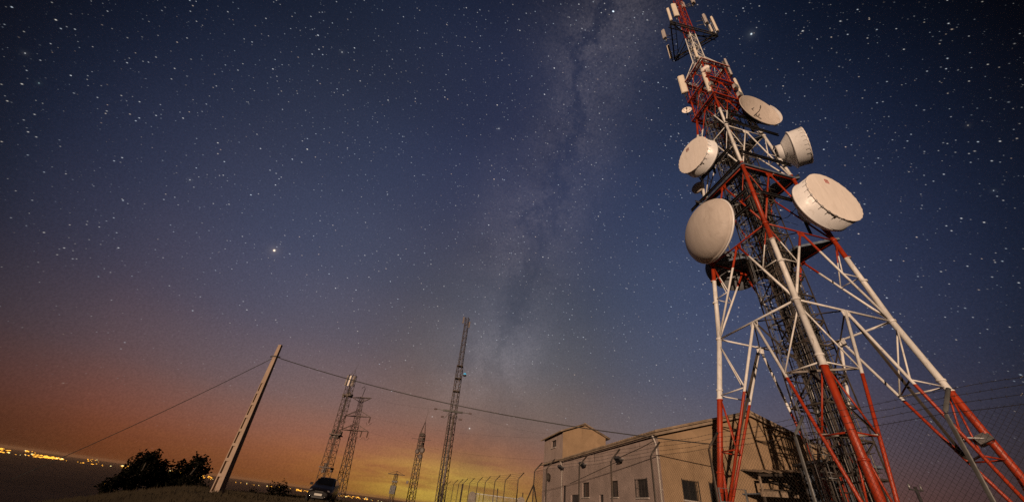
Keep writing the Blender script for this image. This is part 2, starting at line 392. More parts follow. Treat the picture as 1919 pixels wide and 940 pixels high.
# ------------------------------------------------------------------ main tower
TC = V((13.602 * U, 15 * U, 0)); YAW = R(-126.417)
ZS = [-.8, 5.39, 8.28, 11.62, 12.71, 17.21, 21.48, 25.41, 30.2, 60]
SS = [4.961, 3.794, 3.249, 2.904, 2.718, 2.318, 1.91, 1.43, 1.42, 1.42]
def interp(x, xs, ys):
    for i in range(len(xs) - 1):
        if x <= xs[i + 1]: return ys[i] + (ys[i + 1] - ys[i]) * (x - xs[i]) / (xs[i + 1] - xs[i])
    return ys[-1]
def corner(n, zu, su=None):                # local coordinates above the tower's foot centre
    s = (interp(zu, ZS, SS) if su is None else su) * U; a = YAW + 'FRBL'.index(n) * math.pi / 2
    return V((s * math.cos(a), s * math.sin(a), zu * U + CAM_Z))
def leg_at_y(n, ypix):
    lo, hi = 0.0, 33.0
    for _ in range(50):
        mid = (lo + hi) / 2
        if pix(TC + corner(n, mid))[1] > ypix: lo = mid
        else: hi = mid
    return lo
FACES = (('F', 'L'), ('F', 'R'), ('R', 'B'), ('B', 'L'))
tower = thing('lattice_tower', 'tall red and white lattice tower carrying the dishes and panel antennas', 'tower', TC)
LV = [-.8, 8.28, 12.71, 17.21, 21.48, 25.41, 27.8, 30.2]
ZF = -.8
def mid(a, b, z): return (corner(a, z) + corner(b, z)) / 2
def lerp(a, b, t): return a + (b - a) * t
for n in 'FRBL':
    mb = MB(); pts = [ZF] + LV[1:]
    for z0, z1 in zip(pts, pts[1:]):
        r0_ = .165 - .0030 * (z0 + .8); r1_ = .165 - .0030 * (z1 + .8)
        mb.tube(corner(n, z0), corner(n, z1), r0_, r1_, 12, cap=True)
        mb.tube(corner(n, z1 - .05), corner(n, z1 + .05), r1_ + .045, None, 12)
        if z0 > ZF:
            q = corner(n, z0); mb.sphere(q, r0_ + .02, 10, 6)
    for h in BANDS[:4]:
        zu = h / U; mb.tube(corner(n, zu - .035), corner(n, zu + .035), .165 - .003 * (zu + .8) + .03, None, 12)
    for z in (2.4, 5.8, 10.3, 15, 19.5, 23.5):                       # splice bolts
        p = corner(n, z); mb.tube(p - V((0, 0, .05)), p + V((0, 0, .05)), .165 - .003 * (z + .8) + .04, None, 12)
    mb.build('leg', PAINT, tower)
    f = MB(); p = corner(n, ZF); f.box(p + V((0, 0, .12)), (.9, .9, .24)); f.build('footing', material('footing_concrete', (.28, .26, .24), .9, 0, .2, 3), tower)
def wr(z): return .085 - .0016 * z
for k, (z0, z1) in enumerate(zip(LV, LV[1:])):
    for a, b in FACES:
        A0, B0, A1, B1 = corner(a, z0), corner(b, z0), corner(a, z1), corner(b, z1)
        M1 = (A1 + B1) / 2; up = (A1 - A0).cross(B1 - A1).normalized()
        w = wr(z1)
        MB().tube(A1, B1, w * .78, None, 8).build('horizontal_beam', PAINT, tower)
        dz = (A1 - A0).length; g = MB()
        for C0, C1 in ((A0, A1), (B0, B1)):
            MB().tube(M1, C0, w, None, 8).build('diagonal_brace', PAINT, tower)
        # node plates
        ax = (B1 - A1).normalized(); g.box(M1 - V((0, 0, .14)), (.5, .03, .42), (ax, up, ax.cross(up)))
        # secondary bracing, zigzag between leg and diagonal
        fr = (0.30, 0.56, 0.80) if k == 0 else ((0.5,) if k < 5 else ())
        for C0, C1 in ((A0, A1), (B0, B1)):
            prev = lerp(C1, C0, 0.03); pd = None
            for t in fr:
                L = lerp(C1, C0, t); D = lerp(M1, C0, t)
                g.tube(L, D, w * .52, None, 6); g.tube(prev, D, w * .55, None, 6)
                prev = L
            if k == 0: pass
        g.build('lacing', PAINT, tower)
    # plan bracing: a diamond of tubes through the face midpoints
    ms = [mid(a, b, z1) for a, b in (('F', 'L'), ('F', 'R'), ('R', 'B'), ('B', 'L'))]
    if k < 5:
        for i in range(4):
            MB().tube(ms[i], ms[(i + 1) % 4], wr(z1) * .55, None, 6).build('plan_brace', M_SHAFT, tower)
    if k == 0:                                                          # corner ties and hip struts inside the bottom panel
        g = MB()
        for n, (fa, fb) in {'F': ('L', 'R'), 'R': ('F', 'B'), 'B': ('R', 'L'), 'L': ('B', 'F')}.items():
            for t in (0.30, 0.56, 0.80):
                p = lerp((corner(n, z1) + corner(fa, z1)) / 2, corner(n, z0), t); q = lerp((corner(n, z1) + corner(fb, z1)) / 2, corner(n, z0), t)
                g.angle(p, q, .08)
            m1 = (corner(n, z1) + corner(fa, z1)) / 2; p = lerp((corner(n, z1) + corner(fb, z1)) / 2, corner(n, z0), .56)
            g.angle(m1, p, .09)
        g.build('inner_tie', M_SHAFT, tower)
# central shaft: tray frame, ladder with hoops, cables
sh = .95; xa = V((math.cos(YAW + math.pi / 4), math.sin(YAW + math.pi / 4), 0)); ya = V((-xa.y, xa.x, 0))
SH0, SH1 = 0.3, 29.2 * U
def shp(x, y, z): return xa * x + ya * y + V((0, 0, z))
mb = MB()
for sx in (-1, 1):
    for sy in (-1, 1): mb.angle(shp(sx * sh, sy * sh, SH0), shp(sx * sh, sy * sh, SH1), .09)
z = SH0 + .6; i = 0
while z < SH1:
    for a, b in (((-1, -1), (1, -1)), ((1, -1), (1, 1)), ((1, 1), (-1, 1)), ((-1, 1), (-1, -1))):
        mb.angle(shp(a[0] * sh, a[1] * sh, z), shp(b[0] * sh, b[1] * sh, z), .07)
    if i % 2 == 0:
        for s in (-1, 1): mb.angle(shp(-sh, s * sh, z), shp(sh, s * sh, z + 1.55), .05); mb.angle(shp(s * sh, -sh, z), shp(s * sh, sh, z + 1.55), .05)
    z += 1.55; i += 1
mb.build('cable_shaft_frame', M_SHAFT, tower)
mb = MB(); lx, ly = -.35, -.62
for s in (-.22, .22): mb.bar(shp(lx + s, ly, SH0), shp(lx + s, ly, SH1), .05, .05)
z = SH0
while z < SH1: mb.tube(shp(lx - .22, ly, z), shp(lx + .22, ly, z), .014, None, 5); z += .30
mb.build('service_ladder', M_SHAFT, tower)
mb = MB(); z = 3.0
while z < SH1:
    pts = [shp(lx + .38 * math.cos(t), ly - .05 - .62 * math.sin(t), z) for t in [math.pi * k / 10 for k in range(11)]]
    mb.path(pts, .022, 5); z += .95
for t in (.2, .35, .5, .65, .8):
    a = math.pi * t; mb.bar(shp(lx + .38 * math.cos(a), ly - .05 - .62 * math.sin(a), 3), shp(lx + .38 * math.cos(a), ly - .05 - .62 * math.sin(a), SH1), .035, .01)
mb.build('ladder_cage', M_GALV, tower)
for k in range(34):
    row = k % 3; x = -.80 + (k // 3) * .145 + rnd.uniform(-.03, .03); y = (.25, .52, .80)[row]
    top = SH1 - rnd.choice((0, 0, 2, 5, 9, 13)); r = rnd.choice((.018, .025, .034, .045))
    pts = []; zz = SH0
    while zz < top: pts.append(shp(x + rnd.uniform(-.012, .012), y + rnd.uniform(-.012, .012), zz)); zz += 2.2
    MB().path(pts, r, 5).build('cable', M_CABLE if k % 4 else M_CABLE2, tower)
mb = MB(); z = 1.2
while z < SH1:
    for y in (.18, .45, .72): mb.bar(shp(-.9, y, z), shp(.95, y, z), .04, .03)
    z += .78
mb.build('cable_tray', M_SHAFT, tower)
# platforms
def deck(zu, polys, name='work_platform', mat=M_DECK, rail=False):
    for P in polys:
        mb = MB(); pts = [V(p) for p in P]
        if (pts[1] - pts[0]).cross(pts[2] - pts[1]).z < 0: pts.reverse()
        mb.prism(pts, (0, 0, .05))
        n = len(pts)
        for i in range(n): mb.bar(pts[i] - V((0, 0, .06)), pts[(i + 1) % n] - V((0, 0, .06)), .07, .16)
        a, b, c_, d_ = pts[0], pts[1], pts[2], pts[3]
        N = max(3, int((b - a).length / .55))
        for i in range(1, N): mb.bar(lerp(a, b, i / N) - V((0, 0, .05)), lerp(d_, c_, i / N) - V((0, 0, .05)), .05, .10)
        mb.build(name, mat, tower)
def strip(a, b, zu, s_out, w):                # deck strip along a side, inner edge parallel
    A, B = corner(a, zu, s_out), corner(b, zu, s_out); A2, B2 = corner(a, zu, s_out - w), corner(b, zu, s_out - w)
    return [A, B, B2, A2]
dz = V((0, 0, .12))
def lift(P, h): return [p + V((0, 0, h)) for p in P]
deck(12.71, [lift(strip('L', 'B', 12.71, 2.95, 1.75), .15), lift(strip('B', 'R', 12.71, 2.95, 1.75), .15)])
z3 = 17.21
deck(z3, [lift(strip(a, b, z3, 2.62, 1.25), .2) for a, b in (('L', 'B'), ('B', 'R'))] + [lift(strip(a, b, z3, 2.45, .55), .2) for a, b in (('F', 'L'), ('F', 'R'))])
z4 = 21.48
deck(z4, [lift(strip(a, b, z4, 1.95, .75), .2) for a, b in (('L', 'B'), ('B', 'R'))])
for zz, so in ((25.41, 1.75), (27.8, 1.66), (30.2, 1.75)):
    for a, b in FACES:
        mb = MB(); P = strip(a, b, zz, so, .42); P = lift(P, .1)
        for e in ((0, 1), (3, 2)): mb.bar(P[e[0]], P[e[1]], .07, .14)
        for i in range(1, 9): mb.bar(lerp(P[0], P[1], i / 9), lerp(P[3], P[2], i / 9), .04, .06)
        for i in range(3): q0, q1 = lerp(P[0], P[3], (i + 1) / 4), lerp(P[1], P[2], (i + 1) / 4); mb.bar(q0, q1, .03, .03)
        if zz < 30:
            for h in (.55, 1.05): mb.tube(P[0] + V((0, 0, h)), P[1] + V((0, 0, h)), .022, None, 5)
            for i in range(5): q = lerp(P[0], P[1], i / 4); mb.tube(q, q + V((0, 0, 1.05)), .022, None, 5)
        mb.build('walkway', PAINT, tower)
# dark channel beams that stick out past the corners to carry the dishes
def outrig(a, b, zu, ea, eb, dzz=0.0, w=.12, h=.20):
    A, B = corner(a, zu), corner(b, zu); d = (B - A).normalized(); o = V((0, 0, dzz)); n = d.cross(V((0, 0, 1)))
    c = (A + B) / 2; n = n if n.dot(c) > 0 else -n
    A = A - d * ea + o + n * .2; B = B + d * eb + o + n * .2
    mb = MB(); mb.bar(A, B, .02, h); mb.bar(A + V((0, 0, h / 2)) + n * w / 2, B + V((0, 0, h / 2)) + n * w / 2, w, .02); mb.bar(A - V((0, 0, h / 2)) + n * w / 2, B - V((0, 0, h / 2)) + n * w / 2, w, .02)
    mb.build('channel_beam', M_DARKSTEEL, tower)
outrig('F', 'L', z3, 0.1, 1.3, .32); outrig('F', 'R', z4, .2, 1.2, .30); outrig('F', 'R', 22.9, -.6, .3, 0)
outrig('F', 'R', 14.9, -.3, -1.5); outrig('F', 'L', 15.3, -.2, -2.3); outrig('F', 'L', 14.2, -.3, -2.2); outrig('F', 'R', 18.4, -.2, .3); outrig('F', 'L', 19.2, -.3, -.3, 0, .12, .2)
outrig('R', 'B', z3, .3, .2, .3); outrig('L', 'B', z3, .6, .2, .3)
# clutter of thin pipes and cables inside the middle section
for k in range(46):
    mb = MB()
    z = rnd.uniform(13, 29); s = interp(z, ZS, SS) * U * .62
    p = V((rnd.uniform(-s, s), rnd.uniform(-s, s), z * U + CAM_Z)); d = rnd.choice((xa, ya, xa, ya, V((0, 0, 1)))); L = rnd.uniform(.6, 1.9)
    mb.tube(p - d * L / 2, p + d * L / 2, rnd.uniform(.012, .035), None, 5); mb.build('pipe_fitting', M_GALV, tower)
for k in range(26):
    mb = MB(); z = rnd.uniform(13, 28); a = rnd.choice('FRBL'); p = corner(a, z) * V((.8, .8, 1)).length if False else corner(a, z)
    q = shp(rnd.uniform(-.8, .8), rnd.uniform(.2, .8), p.z - rnd.uniform(.6, 2.0)); m_ = (p + q) / 2 - V((0, 0, rnd.uniform(.2, .8)))
    mb.path([p + V((0, 0, -.1)), lerp(p, m_, .5) - V((0, 0, .12)), m_, lerp(m_, q, .5) - V((0, 0, .06)), q], .022, 5); mb.build('feeder_cable', M_CABLE, tower)
# transition pyramid, narrow mast and head frame
zt0, zt1, zt2, zt3 = 30.2, 33.0, 37.25, 45.5
mb = MB(); e = 1.48
for n in 'FRBL':
    mb.tube(corner(n, zt0, e), corner(n, zt0 + .55, e - .05), .05, None, 6); mb.tube(corner(n, zt0 + .55, e - .05), corner(n, zt1, .47), .05, None, 6)
for a, b in FACES:
    mb.tube(corner(a, zt0 + .55, e - .05), corner(b, zt0 + .55, e - .05), .032, None, 6)
    for t in (.5,):
        A = lerp(corner(a, zt0 + .55, e - .05), corner(a, zt1, .47), t); B = lerp(corner(b, zt0 + .55, e - .05), corner(b, zt1, .47), t); mb.tube(A, B, .03, None, 6)
        m_ = (corner(a, zt0 + .55, e) + corner(b, zt0 + .55, e)) / 2; mb.tube(m_, A, .03, None, 6); mb.tube(m_, B, .03, None, 6)
        for q in (a, b): mb.tube((corner(a, zt0, e) + corner(b, zt0, e)) / 2, corner(q, zt0 + .55, e - .05), .028, None, 6)
mb.build('transition_frame', PAINT, tower)
mb = MB()
for n in 'FRBL': mb.tube(corner(n, zt0 + 1, .47), corner(n, zt3, .36), .055, .04, 8)
z = zt0 + 1.2; i = 0
while z < zt3 - .6:
    s = lerp(.47, .36, (z - zt0) / (zt3 - zt0)); h = .78
    for a, b in FACES:
        mb.tube(corner(a, z, s), corner(b, z, s), .026, None, 6)
        p, q = (a, b) if i % 2 else (b, a); mb.tube(corner(p, z, s), corner(q, z + h, s), .026, None, 6)
    z += h; i += 1
mb.build('upper_mast', PAINT, tower)
def rel(x, y, zu): p = atz(x, y, zu * U + CAM_Z); return p - TC
ZH = 37.3
hA, hB, hC = rel(1346, 68, ZH), rel(1265, 115, ZH), rel(1257, 44, ZH)
mb = MB()
for P, Q in ((hA, hB), (hB, hC), (hC, hA)):
    d = (Q - P).normalized()
    for o in (V((0, 0, 0)), V((0, 0, .55))): mb.bar(P + o, Q + o, .09, .12)
    inn = d.cross(V((0, 0, 1))); inn = -inn if inn.dot((P + Q) / 2) > 0 else inn
    mb.bar(P + inn * .45, Q + inn * .45, .07, .09)
    N = 7
    for i in range(N):
        a = lerp(P, Q, i / N); b = lerp(P, Q, (i + 1) / N); mb.bar(a, b + V((0, 0, .55)), .04, .04); mb.bar(a, a + inn * .45, .04, .05); mb.bar(a, a + V((0, 0, .55)), .04, .04)
for P in (hA, hB, hC):
    c = V((0, 0, P.z)); mb.bar(c, P, .09, .12); mb.bar(c + V((0, 0, 1.6)), P + V((0, 0, .4)), .05, .05); mb.bar(c + V((0, 0, -1.2)), P, .05, .05)
mb.build('headframe', M_DARKSTEEL, tower)
mb = MB()
t1, t2 = rel(1284, 18, 43.2), rel(1303, 8, 43.2)
mb.bar(V((0, 0, t1.z)), t1, .05, .06); mb.bar(V((0, 0, t2.z)), t2, .05, .06); mb.bar(t1, t2, .04, .05); mb.bar(t1 + V((0, 0, .9)), t2 + V((0, 0, .9)), .04, .04); mb.bar(t1, t1 + V((0, 0, 1)), .05, .05); mb.bar(t2, t2 + V((0, 0, 1)), .05, .05)
m_ = (t1 + t2) / 2; mb.bar(m_, m_ + V((0, 0, 1)), .04, .04)
mb.build('top_bracket', M_GALV, tower)

# ------------------------------------------------------------------ dishes
def to_local(e, p):                         # world point -> local of a thing turned about z
    return Matrix.Rotation(-e.rotation_euler.z, 3, 'Z') @ (p - e.location)
def logo(e, mat, x, z, s, y):
    mb = MB(); t = .006
    for (cx, cz, w, h) in ((-.36, 0, .14, 1), (.36, 0, .14, 1), (0, .43, .6, .14), (0, -.43, .6, .14), (0, .12, .34, .16), (-.08, -.14, .2, .14), (.16, -.14, .12, .14)):
        mb.box((x + cx * s, y, z + cz * s), (w * s, t, h * s))
    mb.build('printed_mark', mat, e)
def drum(label, centre, az, rad, ln, face_mat, body_mat, leg, zleg, cone=True, group='drum shaped microwave dishes', mark=None, dome=.05, clips=26):
    e = thing('microwave_dish', label, 'dish antenna', centre, -R(az), group)
    f = MB(); prof = [(rad * (1 - (k / 8)), .005 + dome * (1 - (1 - k / 8) ** 2)) for k in range(0, 8)] + [(.002, .005 + dome)]
    prof = [(rad + .03, -.05), (rad + .03, .0)] + prof; f.lathe(prof, 64); f.build('radome', face_mat, e)
    s = MB(); s.lathe([(rad - .02, -.052), (rad + .005, -.052), (rad, -ln + .10), (rad + .05, -ln + .08), (rad + .06, -ln), (rad - .02, -ln - .01)], 64, smooth=True)
    s.build('shroud', body_mat, e)
    b = MB(); prof = [(rad - .02, -ln - .008)] + [(rad * math.cos(t), -ln - rad * .34 * math.sin(t)) for t in (.25, .55, .85, 1.08)]
    hub = rad * .34
    if cone: prof = [(rad - .02, -ln - .008), (rad * .93, -ln - .06), (rad * .58, -ln - rad * .36), (rad * .54, -ln - rad * .38)]; hub = rad * .52
    if cone:
        for i in range(len(prof) - 1): b.lathe(prof[i:i + 2], 64)
    else: b.lathe(prof, 48)
    b.build('reflector_back', body_mat, e)
    h = MB(); y1 = -ln - rad * (.38 if cone else .33); h.lathe([(hub, y1 + .06), (hub, y1 - .32), (hub * .9, y1 - .36), (.05, y1 - .36)], 32); h.build('hub', body_mat, e)
    if clips:
        c0 = None
        for i in range(clips):
            t = 2 * math.pi * i / clips; ax = (V((-math.sin(t), 0, math.cos(t))), V((0, 1, 0)), V((math.cos(t), 0, math.sin(t))))
            m = MB(); m.box(ax[2] * (rad + .022) + V((0, -.035, 0)), (.15, .09, .016), ax); rc = m.build('rim_clip', body_mat, e)
            m = MB(); m.box(ax[2] * (rad + .012) + V((0, -.20, 0)), (.014, .22, .012), ax); m.build('clip_pin', M_CLIP, rc)
    if mark: logo(e, mark[0], mark[1] * rad, mark[2] * rad, mark[3], .005 + dome * (1 - (mark[1] ** 2 + mark[2] ** 2)) + .012)
    # mount: a vertical pipe behind the hub with arms back to the tower's leg
    mt = MB(); yb = y1 - .42; mt.tube((0, yb - .1, -rad * .75), (0, yb - .1, rad * .75), .085, None, 10)
    mt.bar((-.25, yb, .3), (.25, yb, .3), .1, .18); mt.bar((-.25, yb, -.3), (.25, yb, -.3), .1, .18); mt.box((0, yb + .02, 0), (.4, .14, .8))
    for dzz in (-.55, .55):
        q = to_local(e, TC + corner(leg, zleg)); q = q + V((0, 0, dzz)); mt.tube((0, yb - .1, dzz * .9), q, .055, None, 8)
        mt.tube((0, yb - .1, dzz * .9), q + V((.5, 0, dzz * .6)), .04, None, 8)
    q = to_local(e, TC + corner(leg, zleg - .9)); mt.tube((rad * .7, -ln - .05, -.1), q, .035, None, 8)
    mt.build('mount_bracket', M_DARKSTEEL, e)
    return e
M_CLIP = material('dark_clip_steel', (.16, .14, .13), .5, .3, .2, 8)
o = V((0, 0, CAM_Z))
drum('largest drum dish with red square mark, on the right beside the red section', V((20.86, 16.29, 19.48)) * .93 + o, 169.7, 2.02 * .93, 1.11 * .93, M_RADOME, M_SHROUD, 'R', 15.4, False, mark=(M_REDMARK, .02, .68, .34))
drum('drum dish turned away with its conical back showing, on the right', V((20.63, 16.10, 24.51)) + o, 130, 1.39, .92, M_RADOME, M_SHROUD, 'R', 19.3, True)
drum('round drum dish with dark red mark, on the left of the white section', V((13.85, 19.25, 25.8)) * .96 + o, -107, 1.55 * .96, .96, M_RADOME, M_SHROUD, 'L', 20.0, False, mark=(M_DKREDMARK, .20, .64, .32))

def dome_dish():
    rad = 2.3; c = atd(1327.5, 432.5, 23.9)
    e = thing('microwave_dish', 'big plain grey bulging radome dish on the left, the lowest in front', 'dish antenna', c, -R(-96))
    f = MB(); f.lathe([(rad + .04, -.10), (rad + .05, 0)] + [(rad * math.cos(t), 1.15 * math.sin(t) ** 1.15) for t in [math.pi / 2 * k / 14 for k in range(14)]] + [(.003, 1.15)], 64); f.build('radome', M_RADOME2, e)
    s = MB(); s.lathe([(rad + .03, -.102), (rad + .07, -.13), (rad + .07, -.22), (rad - .02, -.24), (rad * .85, -.34), (rad * .5, -.48), (.3, -.54), (.02, -.54)], 64); s.build('reflector_back', M_SHROUD, e)
    m = MB(); m.tube((0, -.75, -1.5), (0, -.75, 1.5), .09, None, 10); m.box((0, -.63, 0), (.6, .2, .9))
    for d in (-1.0, 1.0):
        for x in (-.0, .6): q = to_local(e, TC + corner('L', 14.6)) + V((0, 0, d)); m.tube((0, -.75, d), q + V((x, 0, x * .5)), .05, None, 8)
    m.build('mount_bracket', M_DARKSTEEL, e)
dome_dish()
def open_dish():
    rad = 1.83; c = V((18.99, 16.75, 29.62)) + o
    e = thing('microwave_dish', 'open bowl dish with bent feed pipe and side fin, highest of the large dishes', 'dish antenna', c, -R(169.8))
    f = MB(); N = 14; dep = .52
    prof = [(.002, -dep)] + [(rad * k / N, -dep * (1 - (k / N) ** 2)) for k in range(1, N + 1)]
    f.lathe(list(reversed(prof)), 64); back = [(rad, .0), (rad + .035, .0), (rad + .035, -.06)] + [(rad * k / N, -dep * (1 - (k / N) ** 2) - .05) for k in range(N, 0, -1)] + [(.002, -dep - .05)]
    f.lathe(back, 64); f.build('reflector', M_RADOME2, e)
    p = MB(); p.path([(0, -dep, 0), (-.05, -.15, .0), (-.02, .05, .05), (.05, .16, .16), (.0, .18, .30), (-.10, .12, .34), (-.16, .02, .28)], .035, 8); p.path([(0, -dep + .02, 0), (-.22, -.42, -.4), (-.3, -.38, -.6)], .03, 6); p.build('feed_pipe', M_CLIP, e)
    s = MB(); pts = []
    n = 12                                                     # side fin: a strip of shield on the right rim
    for i in range(n + 1):
        t = R(-62) + R(104) * i / n; hgt = .62 * math.sin(math.pi * (i + .4) / (n + .8)) ** .5; pts.append((t, hgt))
    for (t0, h0), (t1_, h1) in zip(pts, pts[1:]):
        def P(t, y, rr): return V((-math.cos(t) * rr, y, math.sin(t) * rr))
        for rr in (rad + .05, rad + .08): s.quad(P(t0, -.15, rr), P(t1_, -.15, rr), P(t1_, h1 * .35, rr), P(t0, h0 * .35, rr), smooth=True)
        s.quad(P(t0, h0 * .35, rad + .05), P(t1_, h1 * .35, rad + .05), P(t1_, h1 * .35, rad + .08), P(t0, h0 * .35, rad + .08))
    s.build('side_shield', M_SHROUD, e)
    b = MB(); b.lathe([(.45, -dep - .02), (.45, -dep - .5), (.02, -dep - .5)], 24)
    for i in range(10):
        t = 2 * math.pi * i / 10; b.bar((.4 * math.cos(t), -dep - .4, .4 * math.sin(t)), ((rad - .08) * math.cos(t), -.16, (rad - .08) * math.sin(t)), .05, .08)
    b.build('back_frame', M_DARKSTEEL, e)
    m = MB(); m.tube((0, -1.2, -1.5), (0, -1.2, 1.3), .09, None, 10)
    for d in (-1.1, 0, .9):
        q = to_local(e, TC + corner('R', 23.2)) + V((0, 0, d)); m.tube((0, -1.1, d), q, .05, None, 8); m.tube((.3, -1.1, d), q + V((0, .5, .3)), .04, None, 8)
    m.build('mount_bracket', M_DARKSTEEL, e)
open_dish()
def small_dish(label, px, zref, leg, az, rad, deep=.3, mat=M_RADOME2, style='drum', off=None):
    z = leg_at_y(leg, zref); dist = math.hypot(*(TC + corner(leg, z)).xy) + (off or 0)
    c = atd(px[0], px[1], dist); e = thing('small_dish', label, 'dish antenna', c, -R(az))
    f = MB()
    if style == 'drum':
        f.lathe([(rad, -.06), (rad, 0), (rad * .9, .05), (rad * .5, .11), (.003, .13)], 32); f.build('radome', mat, e)
        s = MB(); s.lathe([(rad - .005, -.06), (rad - .005, -deep * .5), (rad * .5, -deep), (.003, -deep)], 32); s.build('reflector_back', M_SHROUD, e)
    else:
        f.lathe([(.003, -deep), (rad * .5, -deep * .75), (rad, 0), (rad + .02, 0), (rad + .02, -.03), (rad * .5, -deep * .75 - .04), (.003, -deep - .04)][::-1], 40); f.build('reflector', mat, e)
        s = MB(); s.tube((0, -deep, 0), (0, .15, 0), .03, None, 6); s.tube((0, .1, 0), (0, .25, 0), .07, None, 10)
        for t in (R(40), R(160), R(280)): s.tube((rad * .9 * math.cos(t), -.02, rad * .9 * math.sin(t)), (0, .2, 0), .014, None, 5)
        s.build('feed_horn', M_CLIP, e)
    m = MB(); m.tube((0, -deep - .12, -rad), (0, -deep - .12, rad), .045, None, 8); m.tube((0, -deep, 0), (0, -deep - .12, 0), .06, None, 8)
    for d in (-.25, .25): q = to_local(e, TC + corner(leg, z)) + V((0, 0, d)); m.tube((0, -deep - .12, d * .8), q, .03, None, 6)
    m.build('mount_bracket', M_GALV, e)
small_dish('small grey dish just under the drum dish with dark red mark', (1307, 351), 351, 'L', -120, .52)
small_dish('small white dish sticking out left from the upper red section', (1287, 206), 206, 'L', -150, .42, .2, M_RADOME, 'open')
small_dish('small round dish above the tall central panel, facing left', (1321, 129), 129, 'F', -130, .40, .3, M_RADOME)
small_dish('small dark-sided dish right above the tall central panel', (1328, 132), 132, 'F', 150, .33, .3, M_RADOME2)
small_dish('wide dish hanging in shade below the lower platform on the left', (1371, 506), 520, 'L', 20, 1.75, .75, material('blue_grey_dish_paint', (.16, .17, .19), .5, 0, .15, 2), 'open', off=2.4)

# ------------------------------------------------------------------ panel antennas and radio boxes on the tower
def panel(label, base, top, zu, width, depth, face_az, mat=M_PANEL, group=None, name='panel_antenna', ref=None):
    b = atz(base[0], base[1], zu * U + CAM_Z); lo, hi = .2, 8.0
    for _ in range(40):
        h = (lo + hi) / 2
        if pix(b + V((0, 0, h)))[1] > top[1]: lo = h
        else: hi = h
    h = lo
    e = thing(name, label, 'antenna', b, -R(face_az), group)
    m = MB(); w, d = width / 2, depth; pts = [(-w, -d * .3), (-w, d * .25), (-w * .7, d * .6), (w * .7, d * .6), (w, d * .25), (w, -d * .3)]
    m.prism([(x, y, 0) for x, y in reversed(pts)][::-1], (0, 0, h)); m.box((0, .02, h + .02), (width * .9, depth * .6, .04)); m.box((0, .02, -.02), (width * .9, depth * .6, .04)); m.build('radome', mat, e)
    p = MB(); p.tube((0, -d * .3 - .16, -.35), (0, -d * .3 - .16, h * .95), .045, None, 8); p.build('mount_pipe', M_GALV, e)
    q = MB()
    for z in (.15 * h, .82 * h): q.box((0, -d * .3 - .08, z), (.14, .2, .1))
    if ref is not None:
        for z in (.12 * h, .6 * h): t = to_local(e, TC + ref); q.tube((0, -d * .3 - .16, z), V((t.x, t.y, z)), .03, None, 6)
    q.build('bracket', M_CLIP, e)
    c = MB()
    for x in (-.08, .0, .08): c.path([(x, 0, -.03), (x * 1.2, -.02, -.2), (x, -.2, -.45), (0, -.3, -.6)], .014, 5)
    c.build('jumper_cable', M_CABLE, e)
    return e
G1 = None
panel('broad cream panel antenna on the left corner of the upper red section', (1284, 174), (1268, 144), 29.0, .62, .25, -150, ref=corner('L', 29.6))
panel('narrow cream panel antenna standing at the front corner of the upper red section', (1331, 172), (1317, 138), 26.1, .34, .20, 190, ref=corner('F', 26.8))
panel('short cream panel antenna above the red section, at the white mast foot', (1307, 108), (1300, 92), 31.4, .26, .18, 200, ref=corner('F', 31.8, .9))
panel('grey double panel antenna on the right corner of the upper red section', (1370, 142), (1354, 113), 29.2, .36, .22, 110, M_PANEL2, ref=corner('R', 29.6))
panel('slim cream panel antenna directly above the open bowl dish', (1391, 181), (1380, 149), 26.0, .30, .18, 150, ref=corner('R', 26.5))
panel('upright cream panel at the right tip of the head frame', (1345, 59), (1332, 33), 37.7, .32, .2, 150, ref=hA)
panel('stubby pale panel beside the right tip of the head frame', (1335, 60), (1328, 47), 37.6, .18, .14, 170, ref=hA)
panel('grey box antenna on the back edge of the head frame', (1325, 44), (1316, 29), 38.2, .42, .25, 150, M_PANEL2, ref=lerp(hA, hC, .4))
panel('slim cream panel at the bottom left tip of the head frame', (1258, 109), (1247, 86), 37.6, .30, .2, -120, ref=hB)
panel('grey box antenna jutting left midway along the head frame', (1246, 72), (1238, 58), 37.8, .40, .25, -120, M_PANEL2, ref=lerp(hB, hC, .5))
panel('narrow cream panel at the upper left of the head frame', (1258, 39), (1246, 17), 37.8, .30, .2, -150, ref=hC)
panel('wide cream panel in front of the topmost red mast section', (1269, 31), (1256, 9), 38.2, .55, .22, 190, ref=hC)
panel('small pale box on the top bracket, close to the mast', (1282, 15), (1274, 6), 43.2, .42, .25, 170, M_PANEL2, ref=t1)
panel('small pale box at the far end of the top bracket', (1300, 6), (1294, -2), 43.2, .42, .25, 170, M_PANEL2, ref=t2)
def radio(label, px, zu, ref, sz=(.42, .22, .55)):
    p = atz(px[0], px[1], zu * U + CAM_Z); e = thing('radio_unit', label, 'radio box', p, R(20))
    m = MB(); m.box((0, 0, 0), sz); m.build('housing', M_PANEL2, e)
    m = MB()
    for i in range(6): m.box((-sz[0] / 2 + sz[0] * (i + .5) / 6, -sz[1] / 2 - .03, 0), (.02, .06, sz[2] * .9))
    m.build('cooling_fins', M_GALV, e)
    m = MB(); t = to_local(e, TC + ref); m.tube((0, sz[1] / 2, 0), V((t.x, t.y, 0)), .03, None, 6); m.build('bracket', M_CLIP, e)
radio('finned grey radio box beside the slim panel above the bowl dish', (1378, 163), 26.9, corner('R', 27))
radio('finned radio box low beside the foot of the slim panel', (1386, 178), 25.9, corner('R', 26))
radio('small radio box behind the narrow front corner panel', (1332, 158), 26.8, corner('F', 27), (.3, .2, .5))
